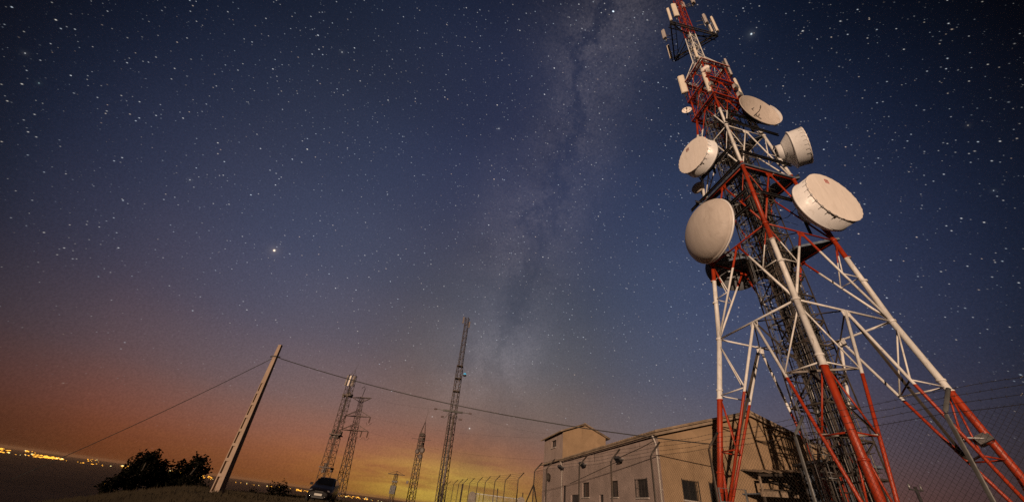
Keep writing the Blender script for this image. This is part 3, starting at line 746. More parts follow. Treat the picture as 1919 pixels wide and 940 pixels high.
def floodlight(label, p, rz, tilt=-20, parent_pt=None, s=1.0, group=None):
    e = thing('floodlight', label, 'floodlight', p, rz, group)
    m = MB(); c, q = math.cos(R(tilt)), math.sin(R(tilt)); ax = (V((1, 0, 0)), V((0, c, q)), V((0, -q, c)))
    m.box((0, 0, 0), (.42 * s, .30 * s, .14 * s), (ax[0], ax[1], ax[2])); m.box(ax[2] * .09 * s, (.30 * s, .2 * s, .06 * s), ax); m.build('housing', M_DARKSTEEL, e)
    m = MB(); m.box(ax[2] * -.08 * s, (.36 * s, .24 * s, .02), ax); m.build('lens', M_GLASS, e)
    m = MB(); m.bar((-.23 * s, 0, 0), (-.23 * s, .35 * s, .05), .03, .04); m.bar((.23 * s, 0, 0), (.23 * s, .35 * s, .05), .03, .04); m.bar((-.25 * s, .35 * s, .05), (.25 * s, .35 * s, .05), .03, .04)
    if parent_pt is not None: m.tube((0, .35 * s, .05), to_local(e, parent_pt), .03, None, 6)
    m.build('bracket', M_GALV, e)
M_GLASS = material('dark_window_glass', (.012, .013, .016), .12, 0, .2, 2.0, spec=.6)
zf = leg_at_y('R', 826); zp = TC + corner('R', zf)
floodlight('floodlight box clamped to the right leg of the tower', zp + V((-.75, -.35, -.1)), R(40), -25, zp, 1.7)

# ------------------------------------------------------------------ building
BC = V((11.05, 25.83, 0)); ab = R(-7.5); wl = V((math.sin(ab), math.cos(ab), 0)); wg = V((math.cos(ab), -math.sin(ab), 0))
def wall_mat(name, base, stain):
    m = bpy.data.materials.new(name); m.use_nodes = True; T = NT(m.node_tree); b = T.n['Principled BSDF']
    co = T.new('ShaderNodeTexCoord').outputs['Object']
    mp = T.new('ShaderNodeMapping'); T.l.new(co, mp.inputs[0]); mp.inputs['Scale'].default_value = (1, 1, .22)
    a = T.smooth(T.noise(co, .8, 6, .65), .3, .7); c = T.mix(a, tuple(x * .86 for x in base), tuple(x * 1.1 for x in base))
    s = T.smooth(T.noise(mp.outputs[0], 2.2, 7, .7, .4), .54, .78); c = T.mix(T.m('MULTIPLY', s, .75), c, stain)
    pt = T.smooth(T.noise(co, .45, 3, .5, 1.0), .56, .60); c = T.mix(T.m('MULTIPLY', pt, .22), c, tuple(min(1, x * 1.5) for x in base))
    T.l.new(c, b.inputs['Base Color']); b.inputs['Roughness'].default_value = .92; b.inputs['Specular IOR Level'].default_value = .2
    bn = T.new('ShaderNodeBump'); bn.inputs['Strength'].default_value = .5; bn.inputs['Distance'].default_value = .02
    T.l.new(T.noise(co, 24, 5, .7), bn.inputs['Height']); T.l.new(bn.outputs[0], b.inputs['Normal'])
    return m
M_WALL = wall_mat('warm_lit_render_wall', (.285, .196, .122), (.12, .075, .045))  # same render; orange light on the camera-facing sides put into the base colour
M_WALLP = wall_mat('pink_lit_render_wall', (.325, .255, .232), (.15, .11, .10))  # pinkish sky light on the left-facing sides mixed into this base colour
M_ROOF = material('old_fibre_roof', (.24, .18, .13), .9, 0, .3, 1.5, (.10, .07, .05), .6, 2.0, .4, 12)
M_TRIM = material('dark_wood_trim', (.035, .026, .02), .7, 0, .3, 4)
M_PVC = material('pale_pvc_pipe', (.40, .36, .33), .5, 0, .1, 3, (.2, .16, .13), .4)
M_BAR = material('black_window_bars', (.02, .018, .017), .6, .2, .3, 4)
M_DOOR = material('dark_door_paint', (.028, .024, .026), .6, 0, .3, 3)
bld = thing('utility_building', 'long pale gabled building with a square stair tower at its far end', 'building', BC)
def BL(t, s, z): return wl * t + wg * s + V((0, 0, z))
def wall_holes(org, dx, length, top, holes, depth, nrm, mb=None):
    """a wall face with real recessed openings; top = function of x giving the wall's height"""
    mb = mb or MB(); xs = sorted({0.0, length, *[h[0] for h in holes], *[h[1] for h in holes]} | ({length / 2} if abs(top(length / 2) - top(0)) > .1 else set()))
    P = lambda x, z: org + dx * x + V((0, 0, z))
    for x0, x1 in zip(xs, xs[1:]):
        hs = sorted([h for h in holes if h[0] <= x0 + 1e-6 and h[1] >= x1 - 1e-6], key=lambda h: h[2]); z = 0.0
        for h in hs:
            if h[2] > z: mb.quad(P(x0, z), P(x1, z), P(x1, h[2]), P(x0, h[2]))
            z = h[3]
        mb.quad(P(x0, z), P(x1, z), P(x1, top(x1)), P(x0, top(x0)))
    for (x0, x1, z0, z1) in holes:
        i = -nrm * depth
        for a, b in (((x0, z0), (x1, z0)), ((x1, z0), (x1, z1)), ((x1, z1), (x0, z1)), ((x0, z1), (x0, z0))):
            mb.quad(P(*a), P(*b), P(*b) + i, P(*a) + i)
    return mb
EAVE, PEAK, BW, BL_ = 6.40, 8.60, 14.3, 27.2
nL, nG = -wg, -wl
hL = [(1.82, 3.31, 2.84, 3.87), (6.24, 7.46, 2.90, 3.95), (12.0, 13.7, 2.95, 4.05), (18.34, 19.5, .1, 4.0), (14.55, 16.8, .0, 3.17), (8.99, 9.87, .1, 3.09), (25.3, 26.2, .1, 3.2)]
hG = [(1.34, 2.32, 2.87, 3.90), (3.20, 4.26, 2.9, 3.95)]
wall_holes(V((0, 0, 0)), wl, 19.7, lambda x: EAVE, [h for h in hL if h[1] < 19.7], .22, nL).build('wall', M_WALLP, bld)
TWZ = 9.25
wall_holes(wl * 19.7, wl, 7.5, lambda x: TWZ, [(h[0] - 19.7, h[1] - 19.7, h[2], h[3]) for h in hL if h[1] > 19.7] + [(2.5, 4.3, 7.95, 8.72)], .22, nL).build('wall', M_WALLP, bld)
wall_holes(V((0, 0, 0)), wg, BW, lambda x: EAVE + (PEAK - EAVE) * (1 - abs(x - BW / 2) / (BW / 2)), hG, .22, nG).build('wall', M_WALL, bld)
mb = MB(); mb.quad(BL(0, BW, 0), BL(BL_, BW, 0), BL(BL_, BW, EAVE), BL(0, BW, EAVE)); mb.quad(BL(BL_, 0, 0), BL(BL_, BW, 0), BL(BL_, BW, EAVE), BL(BL_, BW / 2, PEAK), BL(BL_, 0, EAVE)); mb.build('wall', M_WALL, bld)
TWW = 5.1; TPK = 10.25
mb = MB(); a = 19.7; mb.quad(BL(a, 0.003, EAVE - .3), BL(a, TWW, EAVE - .3), BL(a, TWW, TWZ), BL(a, TWW / 2, TPK), BL(a, 0.003, TWZ)); mb.build('wall', M_WALL, bld)
mb = MB(); mb.quad(BL(a, TWW, EAVE), BL(a + 7.5, TWW, EAVE), BL(a + 7.5, TWW, TWZ), BL(a, TWW, TWZ)); mb.quad(BL(a + 7.5, 0, EAVE), BL(a + 7.5, TWW, EAVE), BL(a + 7.5, TWW, TWZ), BL(a + 7.5, TWW / 2, TPK), BL(a + 7.5, 0, TWZ)); mb.build('wall', M_WALLP, bld)
def gable_roof(t0, t1, s0, s1, ze, zp, ov, th, wavy=False):
    mb = MB(); m = (s0 + s1) / 2; k = (zp - ze) / (m - s0); N = max(8, int((t1 - t0) / .35))
    for sa, z_a in ((s0 - ov, ze - ov * k), (s1 + ov, ze - ov * k)):
        P = [BL(t0, sa, z_a + .02), BL(t1, sa, z_a + .02), BL(t1, m, zp + .02), BL(t0, m, zp + .02)]
        nrm = (P[1] - P[0]).cross(P[3] - P[0]).normalized(); nrm = nrm if nrm.z > 0 else -nrm
        mb.prism(P, nrm * th)
        for i in range(N + 1):                                             # sheet corrugations / tile rows
            q0, q1 = lerp(P[0], P[1], i / N), lerp(P[3], P[2], i / N); mb.tube(q0 + nrm * th, q1 + nrm * th, .045 + .012 * rnd.random(), None, 5)
    mb.tube(BL(t0, m, zp + th), BL(t1, m, zp + th), .13, None, 8)
    return mb
gable_roof(-.35, BL_ + .3, 0, BW, EAVE, PEAK, .35, .09).build('roof', M_ROOF, bld)
gable_roof(a - .35, a + 7.85, 0, TWW, TWZ, TPK, .40, .09).build('roof', M_ROOF, bld)
mb = MB(); k = (PEAK - EAVE) / (BW / 2)
for sa, sb in ((-.35, BW / 2), (BW + .35, BW / 2)):
    mb.bar(BL(-.30, sa, EAVE - .35 * k - .10), BL(-.30, sb, PEAK - .10), .05, .15)
mb.build('bargeboard', M_ROOF, bld)
mb = MB(); mb.bar(BL(-.2, -.32, EAVE - .17), BL(19.6, -.32, EAVE - .17), .11, .09); mb.build('gutter', M_ROOF, bld)
mb = MB(); mb.path([BL(.12, -.30, EAVE - .2), BL(.12, -.2, EAVE - .45), BL(.12, -.10, EAVE - .7), BL(.12, -.10, .1)], .06, 8)
for z in (1.5, 3.2, 4.9): mb.box(BL(.12, -.06, z), (.2, .12, .05), (wl, wg, V((0, 0, 1))))
mb.build('downpipe', M_PVC, bld)
mb = MB(); mb.path([BL(19.4, -.30, EAVE - .2), BL(19.4, -.1, EAVE - .6), BL(19.4, -.10, .1)], .055, 8); mb.build('downpipe', M_PVC, bld)
def window(org, dx, nrm, h, bars):
    x0, x1, z0, z1 = h; P = lambda x, z, d: org + dx * x + V((0, 0, z)) + nrm * d
    up = V((0, 0, 1)); ax = (dx, nrm, up)
    m = MB(); m.box(P((x0 + x1) / 2, (z0 + z1) / 2, -.19), (x1 - x0, .02, z1 - z0), ax); w = m.build('window', M_GLASS, bld)
    m = MB(); t = .06
    for c, s in (((x0 + t / 2, (z0 + z1) / 2), (t, .05, z1 - z0)), ((x1 - t / 2, (z0 + z1) / 2), (t, .05, z1 - z0)), (((x0 + x1) / 2, z0 + t / 2), (x1 - x0 - 2 * t, .05, t)), (((x0 + x1) / 2, z1 - t / 2), (x1 - x0 - 2 * t, .05, t)), (((x0 + x1) / 2, (z0 + z1) / 2), (.04, .05, z1 - z0 - 2 * t))):
        m.box(P(c[0], c[1], -.15), s, ax)
    m.build('window_frame', M_TRIM, w)
    m = MB(); m.box(P((x0 + x1) / 2, z0 - .05, .04), (x1 - x0 + .2, .16, .08), ax); m.build('window_sill', M_PVC, w)
    if bars:
        m = MB(); n = 11
        for i in range(n + 1): x = lerp(x0 - .04, x1 + .04, i / n); m.bar(P(x, z0 - .04, .08), P(x, z1 + .04, .08), .018, .018)
        for z in (z0 + .02, (z0 + z1) / 2, z1 - .02): m.bar(P(x0 - .06, z, .065), P(x1 + .06, z, .065), .03, .012)
        for x in (x0 - .06, x1 + .06): m.bar(P(x, z0 - .06, .08), P(x, z1 + .06, .08), .04, .04)
        m.build('window_bars', M_BAR, w)
    return w
for h in hL[:3]: window(BC * 0, wl, nL, h, h[0] < 2)
wins = [window(BC * 0, wg, nG, h, True) for h in hG]
window(wl * 19.7, wl, nL, (2.5, 4.3, 7.95, 8.72), False)
M_LAMPGLOW = emitter('warm_lamp_glow', (1.0, .34, .06), 3.0)
m = MB()
for x, z in ((3.98, 3.28), (4.02, 3.13), (3.92, 3.05)): m.sphere(BL(0, 0, 0) + wg * x + V((0, 0, z)) + nG * -.12, .045, 8, 5)
m.build('lamp_bulb', M_LAMPGLOW, wins[1])
for h in hL[3:]:
    m = MB(); x0, x1, z0, z1 = h; m.box(wl * ((x0 + x1) / 2) + V((0, 0, (z0 + z1) / 2)) - nL * .18, (x1 - x0, .05, z1 - z0), (wl, nL, V((0, 0, 1))))
    if x1 - x0 > 2:
        for i in range(7): m.box(wl * lerp(x0, x1, (i + .5) / 7) + V((0, 0, (z0 + z1) / 2)) - nL * .145, (.06, .02, z1 - z0), (wl, nL, V((0, 0, 1))))
    dd = m.build('door', M_DOOR, bld)
    m = MB(); m.sphere(wl * (x0 + .12) + V((0, 0, 1.1)) - nL * .12, .05); m.build('door_handle', M_GALV, dd)
m = MB(); c = BL(24.0, -.25, 4.95); m.sphere(c, .42, 12, 8, (.6, 1, 1)); m.tube(c, BL(24, .0, 4.95), .1, None, 8); m.build('wall_vent_cowl', M_TRIM, bld)
for (tt, zz, lab) in ((5.12, 5.22, 'largest wall floodlight with junction box, nearest the building corner'), (12.6, 5.42, 'middle wall floodlight on the long sky-lit wall'), (19.0, 5.6, 'wall floodlight beside the stair tower downpipe')):
    p = BC + BL(tt, -.45, zz); floodlight(lab, p, R(-60), -35, BC + BL(tt, 0, zz + .1), 1.25, None)
m = MB(); m.box(BL(5.9, -.08, 5.25), (.45, .16, .5), (wl, nL, V((0, 0, 1)))); m.build('junction_box', M_PVC, bld)
m = MB()
m.path([BL(5.9, -.03, 5.2), BL(11, -.03, 4.7), BL(17, -.03, 4.1)], .018, 5); m.path([BL(5.9, -.03, 5.4), BL(2.0, -.03, 5.75), BL(.2, -.03, 6.0)], .018, 5); m.path([BL(10.6, -.03, EAVE - .3), BL(10.6, -.03, 5.5)], .015, 5)
m.build('wall_cable', M_TRIM, bld)
# lean-to gallery on the gable side
gal = thing('steel_gallery', 'two tier steel lean-to gallery against the warm-lit gable wall', 'gallery', BC)
def GL(s, out, z): return wg * s - wl * out + V((0, 0, z))
gz = lambda s: 4.72 + (s - 5.6) * .115
bz = lambda s: 3.62 + (s - 5.6) * .075
m = MB(); N = 44; pr = []
for i in range(N):
    s0_, s1_ = 5.6 + 8.6 * i / N, 5.6 + 8.6 * (i + 1) / N; h0 = .05 * math.sin(i * math.pi / 2); h1 = .05 * math.sin((i + 1) * math.pi / 2)
    m.prism([GL(s0_, 1.75, gz(s0_) + h0), GL(s1_, 1.75, gz(s1_) + h1), GL(s1_, .01, gz(s1_) + .22 + h1), GL(s0_, .01, gz(s0_) + .22 + h0)], (0, 0, .025))
m.build('corrugated_roof', M_ROOF, gal)
m = MB(); m.bar(GL(5.5, 1.62, gz(5.5) - .13), GL(14.2, 1.62, gz(14.2) - .13), .08, .14); m.build('roof_beam', M_TRIM, gal)
m = MB(); m.bar(GL(5.4, 1.6, bz(5.4)), GL(14.2, 1.6, bz(14.2)), .12, .26); m.bar(GL(5.4, 1.6, bz(5.4) + .16), GL(14.2, 1.6, bz(14.2) + .16), .2, .03); m.build('gallery_beam', M_ROOF, gal)
m = MB(); m.prism([GL(5.4, 1.52, bz(5.4) - .02), GL(14.2, 1.52, bz(14.2) - .02), GL(14.2, .01, bz(14.2) - .02), GL(5.4, .01, bz(5.4) - .02)], (0, 0, .06)); m.build('gallery_floor', M_DECK, gal)
for s in (5.55, 8.1, 10.6, 13.9):
    MB().bar(GL(s, 1.6, 0.0), GL(s, 1.6, bz(s) - .14), .12, .12).build('post', M_TRIM, gal); MB().bar(GL(s, 1.58, bz(s) + .18), GL(s, 1.58, gz(s) - .2), .10, .10).build('post', M_ROOF, gal)
m = MB(); m.prism([GL(6.0, .9, bz(6) + .1), GL(6.0, .9, bz(6) + .28), GL(11.2, .9, gz(6) - .35), GL(11.2, .9, gz(6) - .55)][::-1], wl * .05); m.prism([GL(5.9, .3, gz(6) - .1), GL(8.2, .3, gz(6) - .25), GL(11.2, .3, bz(11) + .1), GL(10.4, .3, bz(11) + .1)], wl * .05); m.build('stair_stringer', M_TRIM, gal)
for s0_, s1_ in ((8.6, 10.2), (11.4, 12.9)):
    m = MB(); m.box(GL((s0_ + s1_) / 2, .03, 2.0), (s1_ - s0_, .04, 1.4), (wg, wl, V((0, 0, 1)))); gw = m.build('window', M_GLASS, gal); m = MB()
    for i in range(14): m.bar(GL(lerp(s0_, s1_, i / 13), .09, 1.3), GL(lerp(s0_, s1_, i / 13), .09, 2.7), .02, .02)
    m.build('window_bars', M_BAR, gw)
# dark cable house behind the tower's shaft
ch = TC + V((2.6, 3.6, 0)); e = thing('cable_house', 'dark steel cable house behind the foot of the tower', 'shelter', ch, R(-7))
m = MB()
for x in (-1.3, 1.3):
    for y in (-1, 1): m.bar((x, y, 0), (x, y, 5.0), .12, .12)
for z in (1.6, 3.3, 5.0):
    for y in (-1, 1): m.bar((-1.4, y, z), (1.4, y, z), .1, .14)
    for x in (-1.3, 1.3): m.bar((x, -1, z), (x, 1, z), .1, .14)
m.build('steel_frame', M_DARKSTEEL, e)
MB().box((0, 0, 5.14), (3.2, 2.5, .12)).build('roof', M_DECK, e)
MB().box((0, .95, 2.5), (2.5, .04, 4.8)).build('back_panel', M_DECK, e); MB().box((1.27, 0, 2.5), (.04, 1.9, 4.8)).build('side_panel', M_DECK, e); MB().box((-1.27, 0, 1.9), (.04, 1.9, 3.0)).build('side_panel', M_DECK, e)
MB().box((0, -.2, 1.2), (1.8, 1.0, 2.2)).build('cabinet', M_DOOR, e)
tl = TC - ch
m = MB()
for s in (-.6, .6): m.bar((s - .6, -.9, 4.6), (tl.x * .8 + s, tl.y * .75, 4.4), .08, .12)
for i in range(9): q = lerp(V((-.6, -.9, 4.6)), V((tl.x * .8, tl.y * .75, 4.4)), i / 8); m.bar(q - V((.6, 0, 0)), q + V((.6, 0, 0)), .05, .05)
m.build('cable_bridge', M_GALV, e)

# ------------------------------------------------------------------ chain-link fence
K = 2.1
M_POST = material('weathered_fence_post', (.06, .05, .043), .6, .3, .35, 3.0, (.10, .055, .03), .5)
M_POSTG = material('galvanised_fence_post', (.13, .13, .13), .55, .3, .35, 5.0, (.10, .07, .05), .6)
M_WIRE = material('fence_wire', (.045, .042, .04), .5, .4, .3, 3)
near_tips = [(1.28, 9.31), (1.43, 8.48), (1.81, 7.35), (2.06, 6.31), (2.32, 5.35), (2.58, 4.40), (2.81, 3.37), (3.04, 2.32), (3.24, 1.24), (3.42, .16)]
far_tips = [(-1.89, 23.53), (-1.5, 21.9), (-1.05, 19.8), (-.78, 18.8), (-.55, 18.0), (-.28, 17.15), (.05, 16.14), (.30, 15.27), (.61, 14.23), (.88, 13.31), (1.20, 12.19)]
def build_fence(label, tips, name='chain_link_fence', braces=(), group=None, lean=None):
    e = thing(name, label, 'fence', (tips[0][0] * K, tips[0][1] * K, 0), 0, group); o_ = V((tips[0][0] * K, tips[0][1] * K, 0))
    H = K + CAM_Z; oh, ol = .38, .34; P = [V((x * K, y * K, 0)) - o_ for x, y in tips]
    base, bend, tip = [], [], []
    for i, p in enumerate(P):
        d = (P[min(i + 1, len(P) - 1)] - P[max(i - 1, 0)]).normalized(); n = V((-d.y, d.x, 0)); n = n if n.x > 0 else -n
        gz_ = ground_z(p.x + o_.x, p.y + o_.y); j = rnd.uniform(-.03, .03)
        b = p - n * ol; base.append(V((b.x, b.y, gz_ - .1))); bend.append(V((b.x + j, b.y, H - oh))); tip.append(V((p.x + j, p.y, H)))
        MB().path([base[-1], bend[-1] - V((0, 0, .02)), lerp(bend[-1], tip[-1], .1), tip[-1]], .026, 8).build('fence_post', M_POSTG if len(tips) < 11 and i >= 6 else M_POST, e)
    for i in range(len(P) - 1):
        a0, a1, b0, b1 = base[i] + V((0, 0, .12)), base[i + 1] + V((0, 0, .12)), bend[i], bend[i + 1]
        L = (a1 - a0).length; Ht = (b0 - a0).length; m = MB(); st = .072
        dist = ((a0 + a1) / 2 + o_).length
        if dist > 24: st = .14
        r = .0017
        def S(u_, v_): # panel coords
            uu = u_ / L; vv = v_ / Ht; return lerp(lerp(a0, a1, uu), lerp(b0, b1, uu), vv)
        sl = 1.0; n = int((L + Ht) / st) + 1
        for k in range(n + 1):
            c0 = k * st
            for sg in (1, -1):
                # line u + v = c0 (clipped), mirrored in u for the other family
                u0_, v0_ = (c0, 0) if c0 <= L else (L, c0 - L); u1_, v1_ = (0, c0) if c0 <= Ht else (c0 - Ht, Ht)
                if sg < 0: u0_, u1_ = L - u0_, L - u1_
                bulge = (a1 - a0).cross(V((0, 0, 1))).normalized() * (.003 * sg)
                m.tube(S(u0_, v0_) + bulge, S(u1_, v1_) + bulge, r, None, 3, cap=False)
        m.build('mesh_panel', M_WIRE, e)
    def strand(pts, r=.0026, barbs=False):
        m = MB(); full = []
        for a, b in zip(pts, pts[1:]):
            for k in range(6):
                t = k / 6; full.append(lerp(a, b, t) - V((0, 0, .10 * t * (1 - t) + rnd.uniform(-.008, .008))))
        full.append(pts[-1]); m.path(full, r, 4)
        if barbs:
            for a, b in zip(full, full[1:]):
                for t in (.2, .55, .9):
                    q = lerp(a, b, t); dd = V((rnd.uniform(-1, 1), rnd.uniform(-1, 1), rnd.uniform(.3, 1))).normalized() * .022; m.tube(q - dd, q + dd, .0028, None, 3); m.sphere(q, .007, 5, 3)
        m.build('barbed_wire' if barbs else 'tension_wire', M_WIRE, e)
    for t in (1.0, .66, .33): strand([lerp(b, q, t) for b, q in zip(bend, tip)], .003, True)
    strand(bend, .0035); strand([lerp(a, b, .60) for a, b in zip(base, bend)], .003, True); strand([lerp(a, b, .26) for a, b in zip(base, bend)], .003, False)
    for (i, sgn) in braces:
        q = lerp(base[i], bend[i], .82)
        for ang in sgn:
            MB().tube(q, base[i] + V((math.cos(ang) * 1.1, math.sin(ang) * 1.1, .0)), .028, None, 8).build('brace', M_POST, e)
    return e, base, bend, tip
build_fence('chain-link fence in front of the tower and building, with cranked barbed wire posts', near_tips, braces=((0, (R(200), R(-60))),))
build_fence('more distant chain-link fence left of the building, before the yellow glow', far_tips, braces=((10, (R(-100),)), (0, (R(-60),))))
# gate with railing and round-topped pillars further back
M_CONC = material('rough_concrete', (.26, .23, .20), .9, 0, .2, 2.0, (.12, .09, .07), .5, 1.5, .4, 20)
def pillar(px, dist, label, w=.62):
    p = atd(px[0], px[1], dist); h = p.z; m = MB(); pts = [(-w / 2, 0)] + [(-w / 2, h - w / 2)] + [(-w / 2 * math.cos(t), h - w / 2 + w / 2 * math.sin(t)) for t in [math.pi * k / 10 for k in range(1, 10)]] + [(w / 2, h - w / 2), (w / 2, 0)]
    m.prism([(x, -.2, z) for x, z in pts][::-1], (0, .4, 0)); m.build('gate_pillar', M_CONC, None, None, label, 'pillar', 'gate pillars', (p.x, p.y, 0)); return V((p.x, p.y, 0)), h
g0, h0 = pillar((886, 920), 38, 'round-topped concrete gate pillar, taller one left of the railing')
g1, h1 = pillar((977, 930), 38, 'round-topped concrete gate pillar, right of the railing by the fence corner')
e = thing('railing_gate', 'grey barred railing gate between two concrete pillars', 'gate', g0); m = MB(); dd = g1 - g0; n = 34; ht = h0 - .1
for i in range(n + 1): q = dd * (.04 + .92 * i / n); m.bar(q + V((0, 0, .1)), q + V((0, 0, ht)), .03, .03)
m.build('bars', M_GALV, e); m = MB()
for z in (.15, ht * .55, ht): m.bar(dd * .03 + V((0, 0, z)), dd * .97 + V((0, 0, z)), .05, .05)
m.build('rails', M_GALV, e)
for px, dist, lab in (((867, 905), 44, 'plain short post behind the fence, by the lattice mast'), ((933, 914), 44, 'plain short post behind the railing gate'), ((980, 922), 41, 'plain short post by the fence corner')):
    p = atd(px[0], px[1], dist); MB().path([(0, 0, 0), (0, 0, p.z - .4), (.0, 0, p.z)], .05, 8).build('marker_post', M_POST, None, None, lab, 'post', 'plain posts behind the fence', (p.x, p.y, 0))
# galvanised pipe hoop at the left leg's foot
p = atd(1371, 915, 24.0); e = thing('pipe_guard', 'grey pipe guard frame at the foot of the left tower leg', 'guard frame', (p.x, p.y, 0), R(-30)); m = MB(); h = p.z
m.path([(-.58, 0, 0), (-.58, 0, h), (.58, 0, h), (.58, 0, 0)], .05, 8); m.build('hoop', M_GALV, e); m = MB(); m.tube((-.58, 0, h * .82), (.58, 0, h * .82), .035, None, 8); m.build('cross_rail', M_GALV, e)
# little pole with insulators far right
p = atd(1714, 911, 42); e = thing('insulator_pole', 'small dark pole with two insulators on the far right, beyond the fence', 'pole', (p.x, p.y, 0)); m = MB(); m.tube((0, 0, 0), (0, 0, p.z), .13, .10, 8); m.build('pole', M_DARKSTEEL, e)
MB().bar((-.5, 0, p.z - .2), (.5, 0, p.z - .2), .09, .09).build('crossarm', M_DARKSTEEL, e)
for x in (-.42, .42): MB().tube((x, 0, p.z - .16), (x, 0, p.z + .12), .07, .05, 8).build('insulator', M_GALV, e)

# ------------------------------------------------------------------ concrete pole and overhead cable
PB = atd(404, 926, 32.3); PT = onplane(526, 646, PB, V((math.sin(R(-29.6)), math.cos(R(-29.6)), 0)))
PB.z = ground_z(PB.x, PB.y) - .1
e = thing('concrete_pole', 'leaning-looking concrete utility pole with recessed panels down its face', 'utility pole', PB)
def build_pole():
    ax = (PT - PB); H = ax.length; az_ = ax / H; rz = R(-12); fx = V((math.cos(rz), math.sin(rz), 0)); fx = (fx - az_ * fx.dot(az_)).normalized(); fy = az_.cross(fx)
    W = lambda t: .60 - .36 * t; D = lambda t: .42 - .26 * t
    m = MB(); N = 12
    def P(t, x, y): return az_ * (H * t) + fx * (x * W(t) / 2) + fy * (y * D(t) / 2)
    # body: two flanges plus web, recesses between rungs
    m.prism([P(0, -1, -1), P(0, -1, 1), P(0, -.42, 1), P(0, -.42, -1)], (0, 0, 0)) if False else None
    def col(x0, x1, y0, y1, t0=0.0, t1=1.0):
        b = len(m.v); m.v += [P(t0, x0, y0), P(t0, x1, y0), P(t0, x1, y1), P(t0, x0, y1), P(t1, x0, y0), P(t1, x1, y0), P(t1, x1, y1), P(t1, x0, y1)]
        for q in ((0, 3, 2, 1), (4, 5, 6, 7), (0, 1, 5, 4), (1, 2, 6, 5), (2, 3, 7, 6), (3, 0, 4, 7)): m.f.append(tuple(b + i for i in q)); m.sm.append(False)
    col(-1, -.74, -1, 1); col(.2, 1, -1, 1); col(-.74, .2, -.35, .35)
    edges = [0.0, .10, .19, .28, .37, .46, .545, .625, .70, 1.0]
    for i, t in enumerate(edges[:-2]): col(-.74, .2, -1, -.35, t, t + .018); col(-.74, .2, .35, 1, t, t + .018)
    col(-.74, .2, -1, -.35, .70, 1.0); col(-.74, .2, .35, 1, .70, 1.0)
    m.build('shaft', M_POLE, e)
    c = MB(); q = az_ * (H * .905); c.bar(q - fx * .22, q + fx * .22, .32, .07); c.tube(q - fx * .35, q + fx * .30, .025, None, 6); c.sphere(q + fx * .33, .06); c.sphere(q - fx * .38, .06); c.build('cable_clamp', M_DARKSTEEL, e)
    return PB + q
M_POLE = material('pale_pole_concrete', (.315, .23, .175), .9, 0, .12, 2.0, (.25, .18, .13), .35, 1.2, .3, 25)
ctop = build_pole()
def cable(name, label, cat, p0, p1, sag, r, mat, n=24, group=None):
    pts = [lerp(p0, p1, i / n) - V((0, 0, sag * 4 * (i / n) * (1 - i / n))) for i in range(n + 1)]
    o_ = p0.copy(); return MB().path([p - o_ for p in pts], r, 6).build(name, mat, None, None, label, cat, group, o_)
Lz = leg_at_y('L', 833)
cable('overhead_cable', 'thick dark cable from the concrete pole across to the tower', 'cable', ctop, TC + corner('L', Lz), .75, .028, M_CABLE)
gp = atd(22, 897, 46); gp.z = min(gp.z, ground_z(gp.x, gp.y))
cable('overhead_cable', 'cable running down left from the concrete pole into the dark', 'cable', ctop, atd(22, 897, 46), .25, .022, M_CABLE)

# ------------------------------------------------------------------ distant masts
M_MAST = material('dark_rusty_lattice', (.055, .038, .03), .6, .2, .35, 1.5, (.10, .05, .03), .5)
M_MAST2 = material('weathered_grey_lattice', (.14, .115, .105), .6, .2, .35, 1.5)
M_INSUL = material('brown_glass_insulator', (.10, .06, .045), .3, 0, .2, 4)
def lattice(mb, p0, p1, w0, w1, step, r, n=4, br=.6, yaw=.5):
    N = max(2, int((p1 - p0).length / step)); C = []
    for i in range(N + 1):
        t = i / N; c = lerp(p0, p1, t); w = lerp(w0, w1, t) / 2 * math.sqrt(2); C.append([c + V((w * math.cos(yaw + 2 * math.pi * k / n), w * math.sin(yaw + 2 * math.pi * k / n), 0)) for k in range(n)])
    for i in range(N):
        for k in range(n):
            j = (k + 1) % n; mb.tube(C[i][k], C[i + 1][k], r, None, 5, cap=False); mb.tube(C[i + 1][k], C[i + 1][j], r * br, None, 4, cap=False)
            a, b = (k, j) if i % 2 else (j, k); mb.tube(C[i][a], C[i + 1][b], r * br, None, 4, cap=False)
def mast_ends(top, bot, D):
    B = atd(bot[0], bot[1], D); azv = V((B.x, B.y, 0)).normalized(); T_ = onplane(top[0], top[1], B, azv); d = (T_ - B); g = ground_z(B.x, B.y)
    k = (B.z - g) / d.z; B = B - d * k; return B, T_ - B
# tall slim mast in the middle
B, T_ = mast_ends((876, 596), (824, 940), 50)
e = thing('lattice_mast', 'tall slim lattice mast with a crossarm and small blue dish, left of the building', 'mast', B)
ab_ = T_; tx = lambda t: ab_ * t
jt = .62
m = MB(); lattice(m, tx(0), tx(.455), .84, .74, .60, .044); m.build('lower_section', M_MAST, e)
m = MB(); lattice(m, tx(.455), tx(.70), .70, .64, .60, .040); m.build('middle_section', M_MAST, e)
m = MB(); lattice(m, tx(.70), tx(1.0), .50, .46, .5, .038); m.build('upper_section', M_MAST, e)
m = MB(); m.tube(tx(0) + V((.15, -.2, 0)), tx(.44) + V((.15, -.2, 0)), .15, .11, 10); m.build('conduit', M_MAST2, e)
m = MB(); m.tube(tx(0) + V((-.2, -.25, 0)), tx(.44) + V((-.2, -.25, 0)), .10, .08, 8); m.build('conduit', M_CABLE, e)
q = tx(.452); m = MB(); m.bar(q + V((-1.2, -.6, 0)), q + V((1.2, -.6, 0)), .18, .2); m.bar(q + V((-2.0, -.6, .02)), q + V((2.0, -.6, .02)), .05, .06); m.bar(q + V((-.9, -.6, -.9)), q + V((-.3, -.6, 0)), .05, .06); m.bar(q + V((.9, -.6, -.9)), q + V((.3, -.6, 0)), .05, .06); m.build('crossarm', M_CABLE, e)
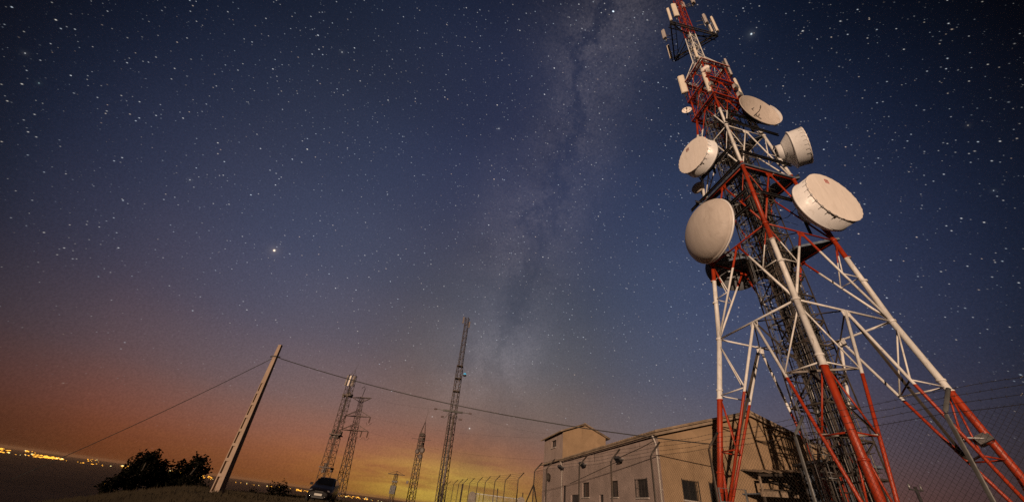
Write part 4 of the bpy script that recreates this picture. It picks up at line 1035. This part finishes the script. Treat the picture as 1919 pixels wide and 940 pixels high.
armL, armR = B + q + V((-2.0, -.6, 0)), B + q + V((2.0, -.6, 0))
for x, z in ((-2.0, .02), (2.0, .02), (-1.0, -.75), (.95, -.8)):
    m = MB()
    for k in range(4): m.tube(q + V((x + (.09 * k if x > 0 else -.09 * k), -.6, z)), q + V((x + (.09 * k + .05 if x > 0 else -.09 * k - .05), -.6, z)), .11, None, 8)
    m.build('insulator', M_INSUL, e)
for t in (.56, .63, .70): 
    m = MB(); m.box(tx(t), (.8, .8, .08)); m.build('rest_plate', M_MAST, e)
m = MB(); m.box(tx(.985) + V((-.5, -.2, -.1)), (.18, .14, 1.0)); m.build('panel_antenna_box', M_MAST2, e); m = MB(); m.box(tx(.985) + V((.45, -.2, -.7)), (.18, .14, .9)); m.build('panel_antenna_box', M_MAST2, e)
bl = atd(871, 701, 49.3); e2 = thing('blue_dish', 'small blue dish with an added glow on the side of the tall slim mast', 'lamp', bl); MB().sphere((0, 0, 0), .19, 12, 8).build('dish_glow', emitter('cyan_dish_glow', (.06, .50, .72), .75), e2); m = MB(); m.lathe([(.2, -.05), (.25, -.12), (.2, -.22), (.02, -.22)], 14, 'Z'); m.build('dish_base', M_DARKSTEEL, e2); m = MB(); m.tube((0, 0, -.1), (-.7, .3, -.15), .03, None, 6); m.build('bracket', M_DARKSTEEL, e2)  # small blue dish shaped as a sphere; emission stands in for light on it
# telecom mast on the left
B, T_ = mast_ends((662, 703), (606, 896), 80); tx = lambda t: T_ * t
e = thing('telecom_mast', 'square lattice mast topped with pale panels, standing behind the parked car', 'mast', B)
m = MB(); lattice(m, tx(0), tx(.48), 1.6, 1.3, .95, .055); m.build('lower_section', M_MAST, e)
m = MB(); lattice(m, tx(.48), tx(1), 1.15, 1.05, .85, .052); m.build('upper_section', M_MAST, e)
m = MB(); m.bar(tx(0), tx(.95), .35, .12); m.build('cable_ladder', M_CABLE, e)
for t, w in ((.26, 2.0), (.50, 1.9), (.82, 1.5)):
    m = MB(); m.box(tx(t), (w, w, .16)); 
    for i in range(6): m.box(tx(t) + V((rnd.uniform(-w / 2, w / 2), rnd.uniform(-w / 2, w / 2), rnd.uniform(-.5, .6))), (.35, .3, .6))
    m.build('equipment_platform', M_MAST, e)
for x, mt in ((-.65, M_MAST2), (-.1, M_PANEL), (.5, M_MAST2), (.75, M_MAST)):
    m = MB(); m.box(tx(.94) + V((x, -.9, .0)), (.26, .18, 1.9)); m.build('panel_antenna_box', mt, e)
m = MB(); m.tube(tx(1), tx(1) + V((.25, 0, 2.4)), .035, .012, 6); m.path([tx(1) + V((-.6, 0, 0)), tx(1) + V((0, 0, 1.0)), tx(1) + V((.6, 0, 0))], .03, 5); m.build('lightning_rod', M_MAST, e)
# power pylon
B, T_ = mast_ends((679, 742), (634, 934), 82); tx = lambda t: T_ * t
e = thing('power_pylon', 'lattice power pylon with three crossarms and hanging insulators', 'pylon', B)
m = MB(); lattice(m, tx(0), tx(.70), 1.5, .85, 1.0, .068); m.build('lower_section', M_MAST, e); m = MB(); lattice(m, tx(.70), tx(.99), .85, .55, .7, .045); m.build('upper_section', M_MAST, e)
arms = []
dirx = V((.92, -.38, 0))
for t, w, hgt in ((.985, 2.3, -.0), (.80, 3.0, 1.1), (.665, 3.2, 1.2)):
    q = tx(t); m = MB()
    for s in (-1, 1):
        for oy in (-.45, .45):
            m.bar(q + V((0, oy, 0)), q + dirx * (s * w), .09, .09); m.bar(q + V((0, oy, hgt if hgt else -.9)), q + dirx * (s * w), .07, .07)
        for f in (.35, .65): m.bar(lerp(q, q + dirx * (s * w), f), lerp(q + V((0, 0, hgt if hgt else -.9)), q + dirx * (s * w), f), .05, .05)
        arms.append(B + q + dirx * (s * w))
    m.build('crossarm', M_MAST, e)
for t, w, lst in ((.80, 3.0, (-1, 1)), (.665, 3.2, (-1, 1, .55))):
    for s in lst:
        m = MB(); q = tx(t) + dirx * (s * w)
        for k in range(6): m.tube(q - V((0, 0, .12 + .15 * k)), q - V((0, 0, .2 + .15 * k)), .15, .11, 8)
        m.tube(q, q - V((0, 0, 1.1)), .04, None, 5); m.path([q - V((.5, 0, 1.0)), q - V((.2, 0, 1.4)), q - V((-.2, 0, 1.4)), q - V((-.5, 0, 1.0))], .035, 5); m.build('insulator', M_INSUL, e)
m = MB(); m.path([tx(1), tx(1) + V((.1, 0, 1.4)), tx(1) + V((-.2, 0, 1.9)), tx(1) + V((-.55, 0, 1.5))], .05, 6); m.build('earth_wire_peak', M_MAST, e)
# antenna mast with drum dishes
B, T_ = mast_ends((792, 813), (769, 940), 90); tx = lambda t: T_ * t
e = thing('antenna_mast', 'short rusty lattice mast with pale drums and whip aerial before the glow', 'mast', B)
m = MB(); lattice(m, tx(0), tx(1), 1.3, .95, .8, .07); m.build('lattice_body', M_MAST, e)
m = MB()
for s in ((-.5, -.5), (.5, -.5), (.5, .5), (-.5, .5)): m.tube(tx(1) + V((s[0], s[1], 0)), tx(1) + V((0, 0, 2.5)), .05, None, 5)
m.tube(tx(1) + V((0, 0, 2.5)), tx(1) + V((.15, 0, 5.2)), .035, .012, 5); m.build('whip_aerial', M_MAST, e)
m = MB()
for t in (.80, .86, .92, .98): m.box(tx(t), (1.15, 1.15, .16)); m.box(tx(t) + V((rnd.uniform(-.3, .3), 0, .35)), (.55, .5, .45))
m.build('equipment_rack', M_MAST, e)
for s in (-1, 1): MB().bar(tx(.93), tx(.93) + V((s * 2.1, -.2, .1)), .07, .07).build('side_arm', M_MAST, e)
for x, t, rr in ((.6, .80, .55), (-.35, .78, .45), (.45, .72, .45)):
    m = MB(); m.lathe([(rr, -.3), (rr, .0), (rr * .6, .12), (.003, .16)], 20); o_ = m.build('drum_dish', M_MAST2, e); o_.location = tx(t) + V((x, -1.15, 0)); o_.rotation_euler = (0, 0, R(165))
m = MB(); m.box(tx(.42) + V((-1.25, -.4, 0)), (.4, .4, .5)); m.build('junction_box', M_MAST2, e)
# distribution pole
B, T_ = mast_ends((743, 887), (732, 940), 85); tx = lambda t: T_ * t
e = thing('transformer_pole', 'small lattice pole with crossarm and dark transformer, low on the horizon', 'utility pole', B)
m = MB(); lattice(m, tx(0), tx(1), .75, .5, .6, .05); m.build('lattice_body', M_MAST, e)
q = tx(.985); m = MB(); m.bar(q - dirx * 1.9, q + dirx * 1.9, .10, .12); m.bar(q + V((0, 0, .55)), q - dirx * 1.8, .05, .05); m.bar(q + V((0, 0, .55)), q + dirx * 1.8, .05, .05); m.tube(q, q + V((0, 0, .6)), .06, None, 6); m.build('crossarm', M_MAST, e)
q = tx(.62 if T_.z > 5 else .5); m = MB(); m.box(q + V((0, -.45, 0)), (1.0, .8, 1.3)); m.box(q + V((0, -.45, 1.3)), (1.0, .5, .25)); m.build('transformer', M_CABLE, e)
# thin spans between the masts
bt = BC + BL(22, .3, 9.3)
wires = [(arms[1], armL, .25, 'thin power line from the pylon top towards the slim mast'), (arms[3], BC + BL(27, 1, 9.6), .8, 'thin power line from the pylon middle arm to the stair tower'), (arms[5], BC + BL(27, .2, 7.0), .9, 'thin power line from the pylon lowest arm to the stair tower'),
         (armR, bt, .5, 'thin wire from the slim mast crossarm to the stair tower')]
for p0, p1, sg, lab in wires: cable('power_line', lab, 'wire', p0, p1, sg, .006, M_CABLE, 20, None)

# ------------------------------------------------------------------ parked car
def build_car():
    p = atd(601, 936, 41.5); p.z = ground_z(p.x, p.y)
    toc = math.atan2(-p.y, -p.x)                       # heading of the car (local +X is its front) towards the camera
    e = thing('parked_car', 'dark hatchback parked nose on at the hill crest', 'car', p, toc + R(-9)); e.scale = (1.06, 1.06, 1.14)
    M_CARGLASS = material('dark_car_glass', (.004, .004, .005), .15, 0, .2, 2.0, spec=.25)
    M_BODY = material('dark_car_paint', (.006, .0045, .005), .4, 0, .2, 2.0, spec=.25); M_TYRE = material('car_tyre', (.012, .012, .012), .9, 0, .2, 5); M_CHROME = material('car_chrome', (.5, .5, .5), .2, 1, .1, 3)
    sec = [ # x, half width, z low, z belt/hood, z top, half width at top
        (2.02, .66, .36, .60, .66, .56), (1.92, .78, .26, .70, .76, .68), (1.60, .86, .22, .86, .92, .74), (1.00, .89, .20, .98, 1.06, .76), (.72, .90, .20, 1.00, 1.12, .74), (.10, .90, .20, 1.02, 1.56, .60), (-.60, .90, .20, 1.04, 1.62, .61), (-1.40, .89, .20, 1.05, 1.58, .60), (-1.86, .86, .26, 1.04, 1.36, .60), (-2.02, .80, .34, .92, 1.06, .66)]
    m = MB(); rings = []
    for (x, w, zl, zb, zt, wt) in sec:
        pr = [(-w * .92, zl), (-w, zl + .16), (-w * 1.0, (zl + zb) / 2 + .06), (-w * .96, zb), (-wt, zt - .05), (-wt * .82, zt), (0, zt + .025), (wt * .82, zt), (wt, zt - .05), (w * .96, zb), (w, (zl + zb) / 2 + .06), (w, zl + .16), (w * .92, zl)]
        b = len(m.v); m.v += [V((x, y, z)) for y, z in pr]; rings.append(list(range(b, b + len(pr))))
    for r1, r2 in zip(rings, rings[1:]):
        n = len(r1)
        for i in range(n): j = (i + 1) % n; m.f.append((r1[i], r1[j], r2[j], r2[i])); m.sm.append(True)
    m.f.append(tuple(reversed(rings[0]))); m.sm.append(False); m.f.append(tuple(rings[-1])); m.sm.append(False)
    m.build('body', M_BODY, e)
    m = MB(); m.prism([(.735, -.66, 1.155), (.735, .66, 1.155), (.155, .53, 1.555), (.155, -.53, 1.555)], (.03, 0, .03)); m.build('windscreen', M_CARGLASS, e)
    for s in (-1, 1):
        m = MB(); m.prism([(.50, s * .80, 1.12), (-1.70, s * .82, 1.14), (-1.45, s * .66, 1.50), (.0, s * .665, 1.50)], (0, s * .03, .01)); m.build('side_window', M_GLASS, e)
        m = MB(); m.sphere((1.83, s * .60, .70), .17, 12, 8, (.6, 1.2, .6)); m.build('headlight', material('headlight_glass', (.22, .21, .22), .12, .3, .1, 3), e)
        m = MB(); m.box((.55, s * 1.02, 1.12), (.12, .22, .16)); m.bar((.6, s * .88, 1.08), (.55, s * 1.0, 1.10), .04, .04); m.build('wing_mirror', M_BODY, e)
        for x in (1.30, -1.28):
            m = MB(); w_ = bpy.data.objects.new('wheel', None)
            m.lathe([(.20, -.1), (.30, -.11), (.325, -.06), (.325, .06), (.30, .11), (.20, .1)], 24); ty = m.build('wheel', M_TYRE, e); ty.location = (x, s * .80, .325)
            m = MB(); m.lathe([(.20, -.09), (.20, .09), (.1, .07 * s), (.003, .07 * s)], 20); m.build('rim', M_CHROME, ty)
    m = MB(); m.box((2.06, 0, .50), (.02, .56, .13)); m.build('number_plate', material('pale_plate', (.5, .48, .44), .5, 0, .05, 5), e)
    m = MB(); m.box((1.99, 0, .68), (.06, .62, .06)); m.box((2.0, 0, .34), (.06, .9, .10)); m.build('grille', M_CABLE, e)
    m = MB(); m.sphere((2.0, -.56, .40), .07, 8, 6); m.sphere((2.0, .56, .40), .07, 8, 6); m.build('fog_lamps', M_CHROME, e)
build_car()

# ------------------------------------------------------------------ trees, grass, town lights
M_LEAF = material('dark_foliage', (.0045, .0045, .003), .9, 0, .5, 1.2, spec=.0)
M_TRUNK = material('dark_bark', (.03, .022, .016), .9, 0, .3, 4)
def tree(label, base_px, D, blobs, seed, drop=0.0, leaf=.16, name='hill_tree', cat='tree', trunks=1):
    """blobs: (pixel x, y, radius in metres); the crown is a cloud of leaf faces round real points at distance D"""
    rg = random.Random(seed); b = atd(base_px[0], base_px[1], D); g = ground_z(b.x, b.y); b = V((b.x, b.y, g - .1))
    e = thing(name, label, cat, b); tr = MB(); cr = MB()
    for (x, y, r) in blobs:
        c = atd(x, y, D + rg.uniform(-.8, .8)) - b; r *= .86
        mid_ = V((c.x * .35, c.y * .35, c.z * .5)); tr.path([V((0, 0, 0)), mid_, c], [.13, .08, .025], 6)
        for k in range(int(330 * r * r)):
            d = V((rg.gauss(0, 1), rg.gauss(0, 1), rg.gauss(0, 1))).normalized(); q = c + d * r * (rg.random() ** .45) * V((1.0, 1.0, .85)).length / 1.66
            q.z = c.z + (q.z - c.z) * .9
            if q.z < -.6: continue
            s = leaf * rg.uniform(.5, 1.3); x_ = V((rg.gauss(0, 1), rg.gauss(0, 1), rg.gauss(0, .7))).normalized(); y_ = x_.cross(V((rg.gauss(0, 1), rg.gauss(0, 1), rg.gauss(0, 1)))).normalized()
            cr.quad(q - x_ * s, q + y_ * s * .5, q + x_ * s, q - y_ * s * .5)
        for k in range(9):
            d = V((rg.gauss(0, 1), rg.gauss(0, 1), abs(rg.gauss(0, 1)))).normalized(); t_ = c + d * r * rg.uniform(1.0, 1.5); tr.tube(c, t_, .018, .006, 4, cap=False)
            for _ in range(9):
                q = t_ + V((rg.gauss(0, .1), rg.gauss(0, .1), rg.gauss(0, .1))); x_ = V((rg.gauss(0, 1), rg.gauss(0, 1), rg.gauss(0, .7))).normalized(); y_ = x_.cross(V((rg.gauss(0, 1), 1, rg.gauss(0, 1)))).normalized(); s = leaf * .8
                cr.quad(q - x_ * s, q + y_ * s * .5, q + x_ * s, q - y_ * s * .5)
    tr.build('trunk', M_TRUNK, e); cr.build('crown', M_LEAF, e)
tree('tallest dark tree with a ragged top, leftmost of the hillside clump', (246, 918), 42, [(280, 855, .5), (270, 862, .55), (260, 873, .55), (280, 870, .5), (252, 878, .5), (250, 884, .75), (236, 897, .8), (224, 905, .7), (262, 898, .8), (208, 912, .6), (196, 916, .45), (278, 888, .5)], 1)
tree('low dark tree in the middle of the hillside clump', (300, 916), 43, [(292, 872, .5), (300, 880, .55), (286, 892, .75), (302, 897, .8), (320, 892, .6), (318, 902, .7), (288, 906, .8), (312, 910, .7), (330, 906, .6)], 2)
tree('dark tree leaning right at the right of the hillside clump', (336, 918), 42, [(374, 867, .5), (362, 872, .65), (350, 882, .75), (364, 888, .7), (340, 896, .75), (356, 904, .7), (344, 912, .6), (374, 878, .5)], 3)
tree('small dark bush at the foot of the concrete pole', (376, 921), 40, [(378, 914, .42), (370, 919, .4), (384, 920, .35)], 4, leaf=.10, name='small_bush', cat='bush')
tree('round dark bush on the crest between the pole and the car', (521, 931), 47, [(528, 912, .42), (516, 917, .55), (532, 920, .5), (522, 925, .5), (508, 921, .35)], 5, leaf=.10, name='small_bush', cat='bush')
tree('sparse weedy bush on the crest, right of the concrete pole', (470, 931), 43, [(468, 924, .30), (474, 928, .25)], 6, leaf=.08, name='small_bush', cat='bush')
def build_grass():
    rg = random.Random(11); mb = MB()
    for k in range(15000):
        az_ = R(rg.uniform(-52, -8)); d = rg.uniform(14, 62) ** 1.0; x, y = d * math.sin(az_), d * math.cos(az_); z = ground_z(x, y)
        n = rg.randint(2, 4)
        for _ in range(n):
            h = rg.uniform(.05, .22) * (1.0 if rg.random() < .93 else 1.7); a = rg.uniform(0, 6.28); lx_, ly_ = math.cos(a) * h * .45, math.sin(a) * h * .45; w = .012 + .0004 * d
            px_, py_ = x + rg.uniform(-.12, .12), y + rg.uniform(-.12, .12); t = V((math.cos(az_), -math.sin(az_), 0)) * w
            b = len(mb.v); mb.v += [V((px_, py_, z - .03)) - t, V((px_, py_, z - .03)) + t, V((px_ + lx_, py_ + ly_, z + h))]; mb.f.append((b, b + 1, b + 2)); mb.sm.append(False)
    mb.build('dry_grass', material('dry_grass_blades', (.036, .025, .011), .9, 0, .4, .6), kind='stuff', label='short dry grass on the hill crest', cat='grass')
build_grass()
def town_lights():
    rg = random.Random(5); ms = {'amber': MB(), 'white': MB()}
    def spot(x, y, D, r, key='amber'):
        p = atd(x, y, D); ms[key].sphere(p, r, 6, 4, (1.5, 1.5, .55))
    def cl(x0, x1, off, spread, n, D=14000, r=15, wh=.1, big=.2):
        for _ in range(n):
            x = rg.uniform(x0, x1); y = 836.5 + .1335 * x + off + abs(rg.gauss(0, spread)); spot(x, y, D * rg.uniform(.95, 1.05), r * rg.uniform(.3, .8) * (1.7 if rg.random() < big else 1), 'white' if rg.random() < wh else 'amber')
    cl(36, 72, 13, 7, 60, r=24); cl(20, 130, 8, 12, 40, r=15); cl(60, 120, 5, 7, 120, r=20, wh=.05); cl(70, 108, 14, 6, 60, r=20); cl(48, 66, 0, 3, 12, r=16); cl(0, 60, 6, 12, 20, r=16); cl(148, 196, 9, 6, 46, r=21); cl(130, 240, 6, 8, 26, r=13); cl(162, 190, 0, 2, 10, r=13)
    cl(104, 124, 24, 4, 12, r=26, wh=.6); cl(0, 24, 2, 5, 14, r=22); cl(225, 245, 4, 3, 14, r=16)
    cl(245, 285, 8, 5, 26, r=16); cl(295, 345, 2, 6, 60, r=18); cl(330, 400, 6, 5, 36); cl(375, 400, 2, 4, 30, r=16); cl(400, 500, 6, 5, 26, r=12, wh=.3); cl(495, 575, 5, 6, 70, r=16); cl(555, 590, 5, 6, 60, r=16); cl(632, 690, 4, 6, 80, r=16, wh=.3); cl(690, 740, 6, 4, 22, r=12, wh=.4)
    cl(195, 225, 42, 3, 14, D=3000, r=4.5)
    ms['amber'].build('town_lights', emitter('amber_town_glow', (1.0, .42, .04), 2.3), kind='stuff', label='scattered amber lights of the town on the plain', cat='town lights')
    ms['white'].build('town_lights', emitter('pale_town_glow', (.95, .85, .38), 2.2), kind='stuff', label='scattered pale lights of the town on the plain', cat='town lights')
town_lights()

# ------------------------------------------------------------------ air
def build_haze():
    mb = MB(); mb.box((0, 0, -30), (126000, 126000, 190)); m = bpy.data.materials.new('thin_haze'); m.use_nodes = True; n = m.node_tree.nodes; n.clear()
    o_ = n.new('ShaderNodeOutputMaterial'); v = n.new('ShaderNodeVolumePrincipled'); m.node_tree.links.new(v.outputs[0], o_.inputs['Volume'])
    v.inputs['Color'].default_value = (.66, .42, .27, 1); v.inputs['Density'].default_value = HAZE; v.inputs['Anisotropy'].default_value = 0.0
    mb.build('haze', m, kind='stuff')
HAZE = 1.5e-5
build_haze()
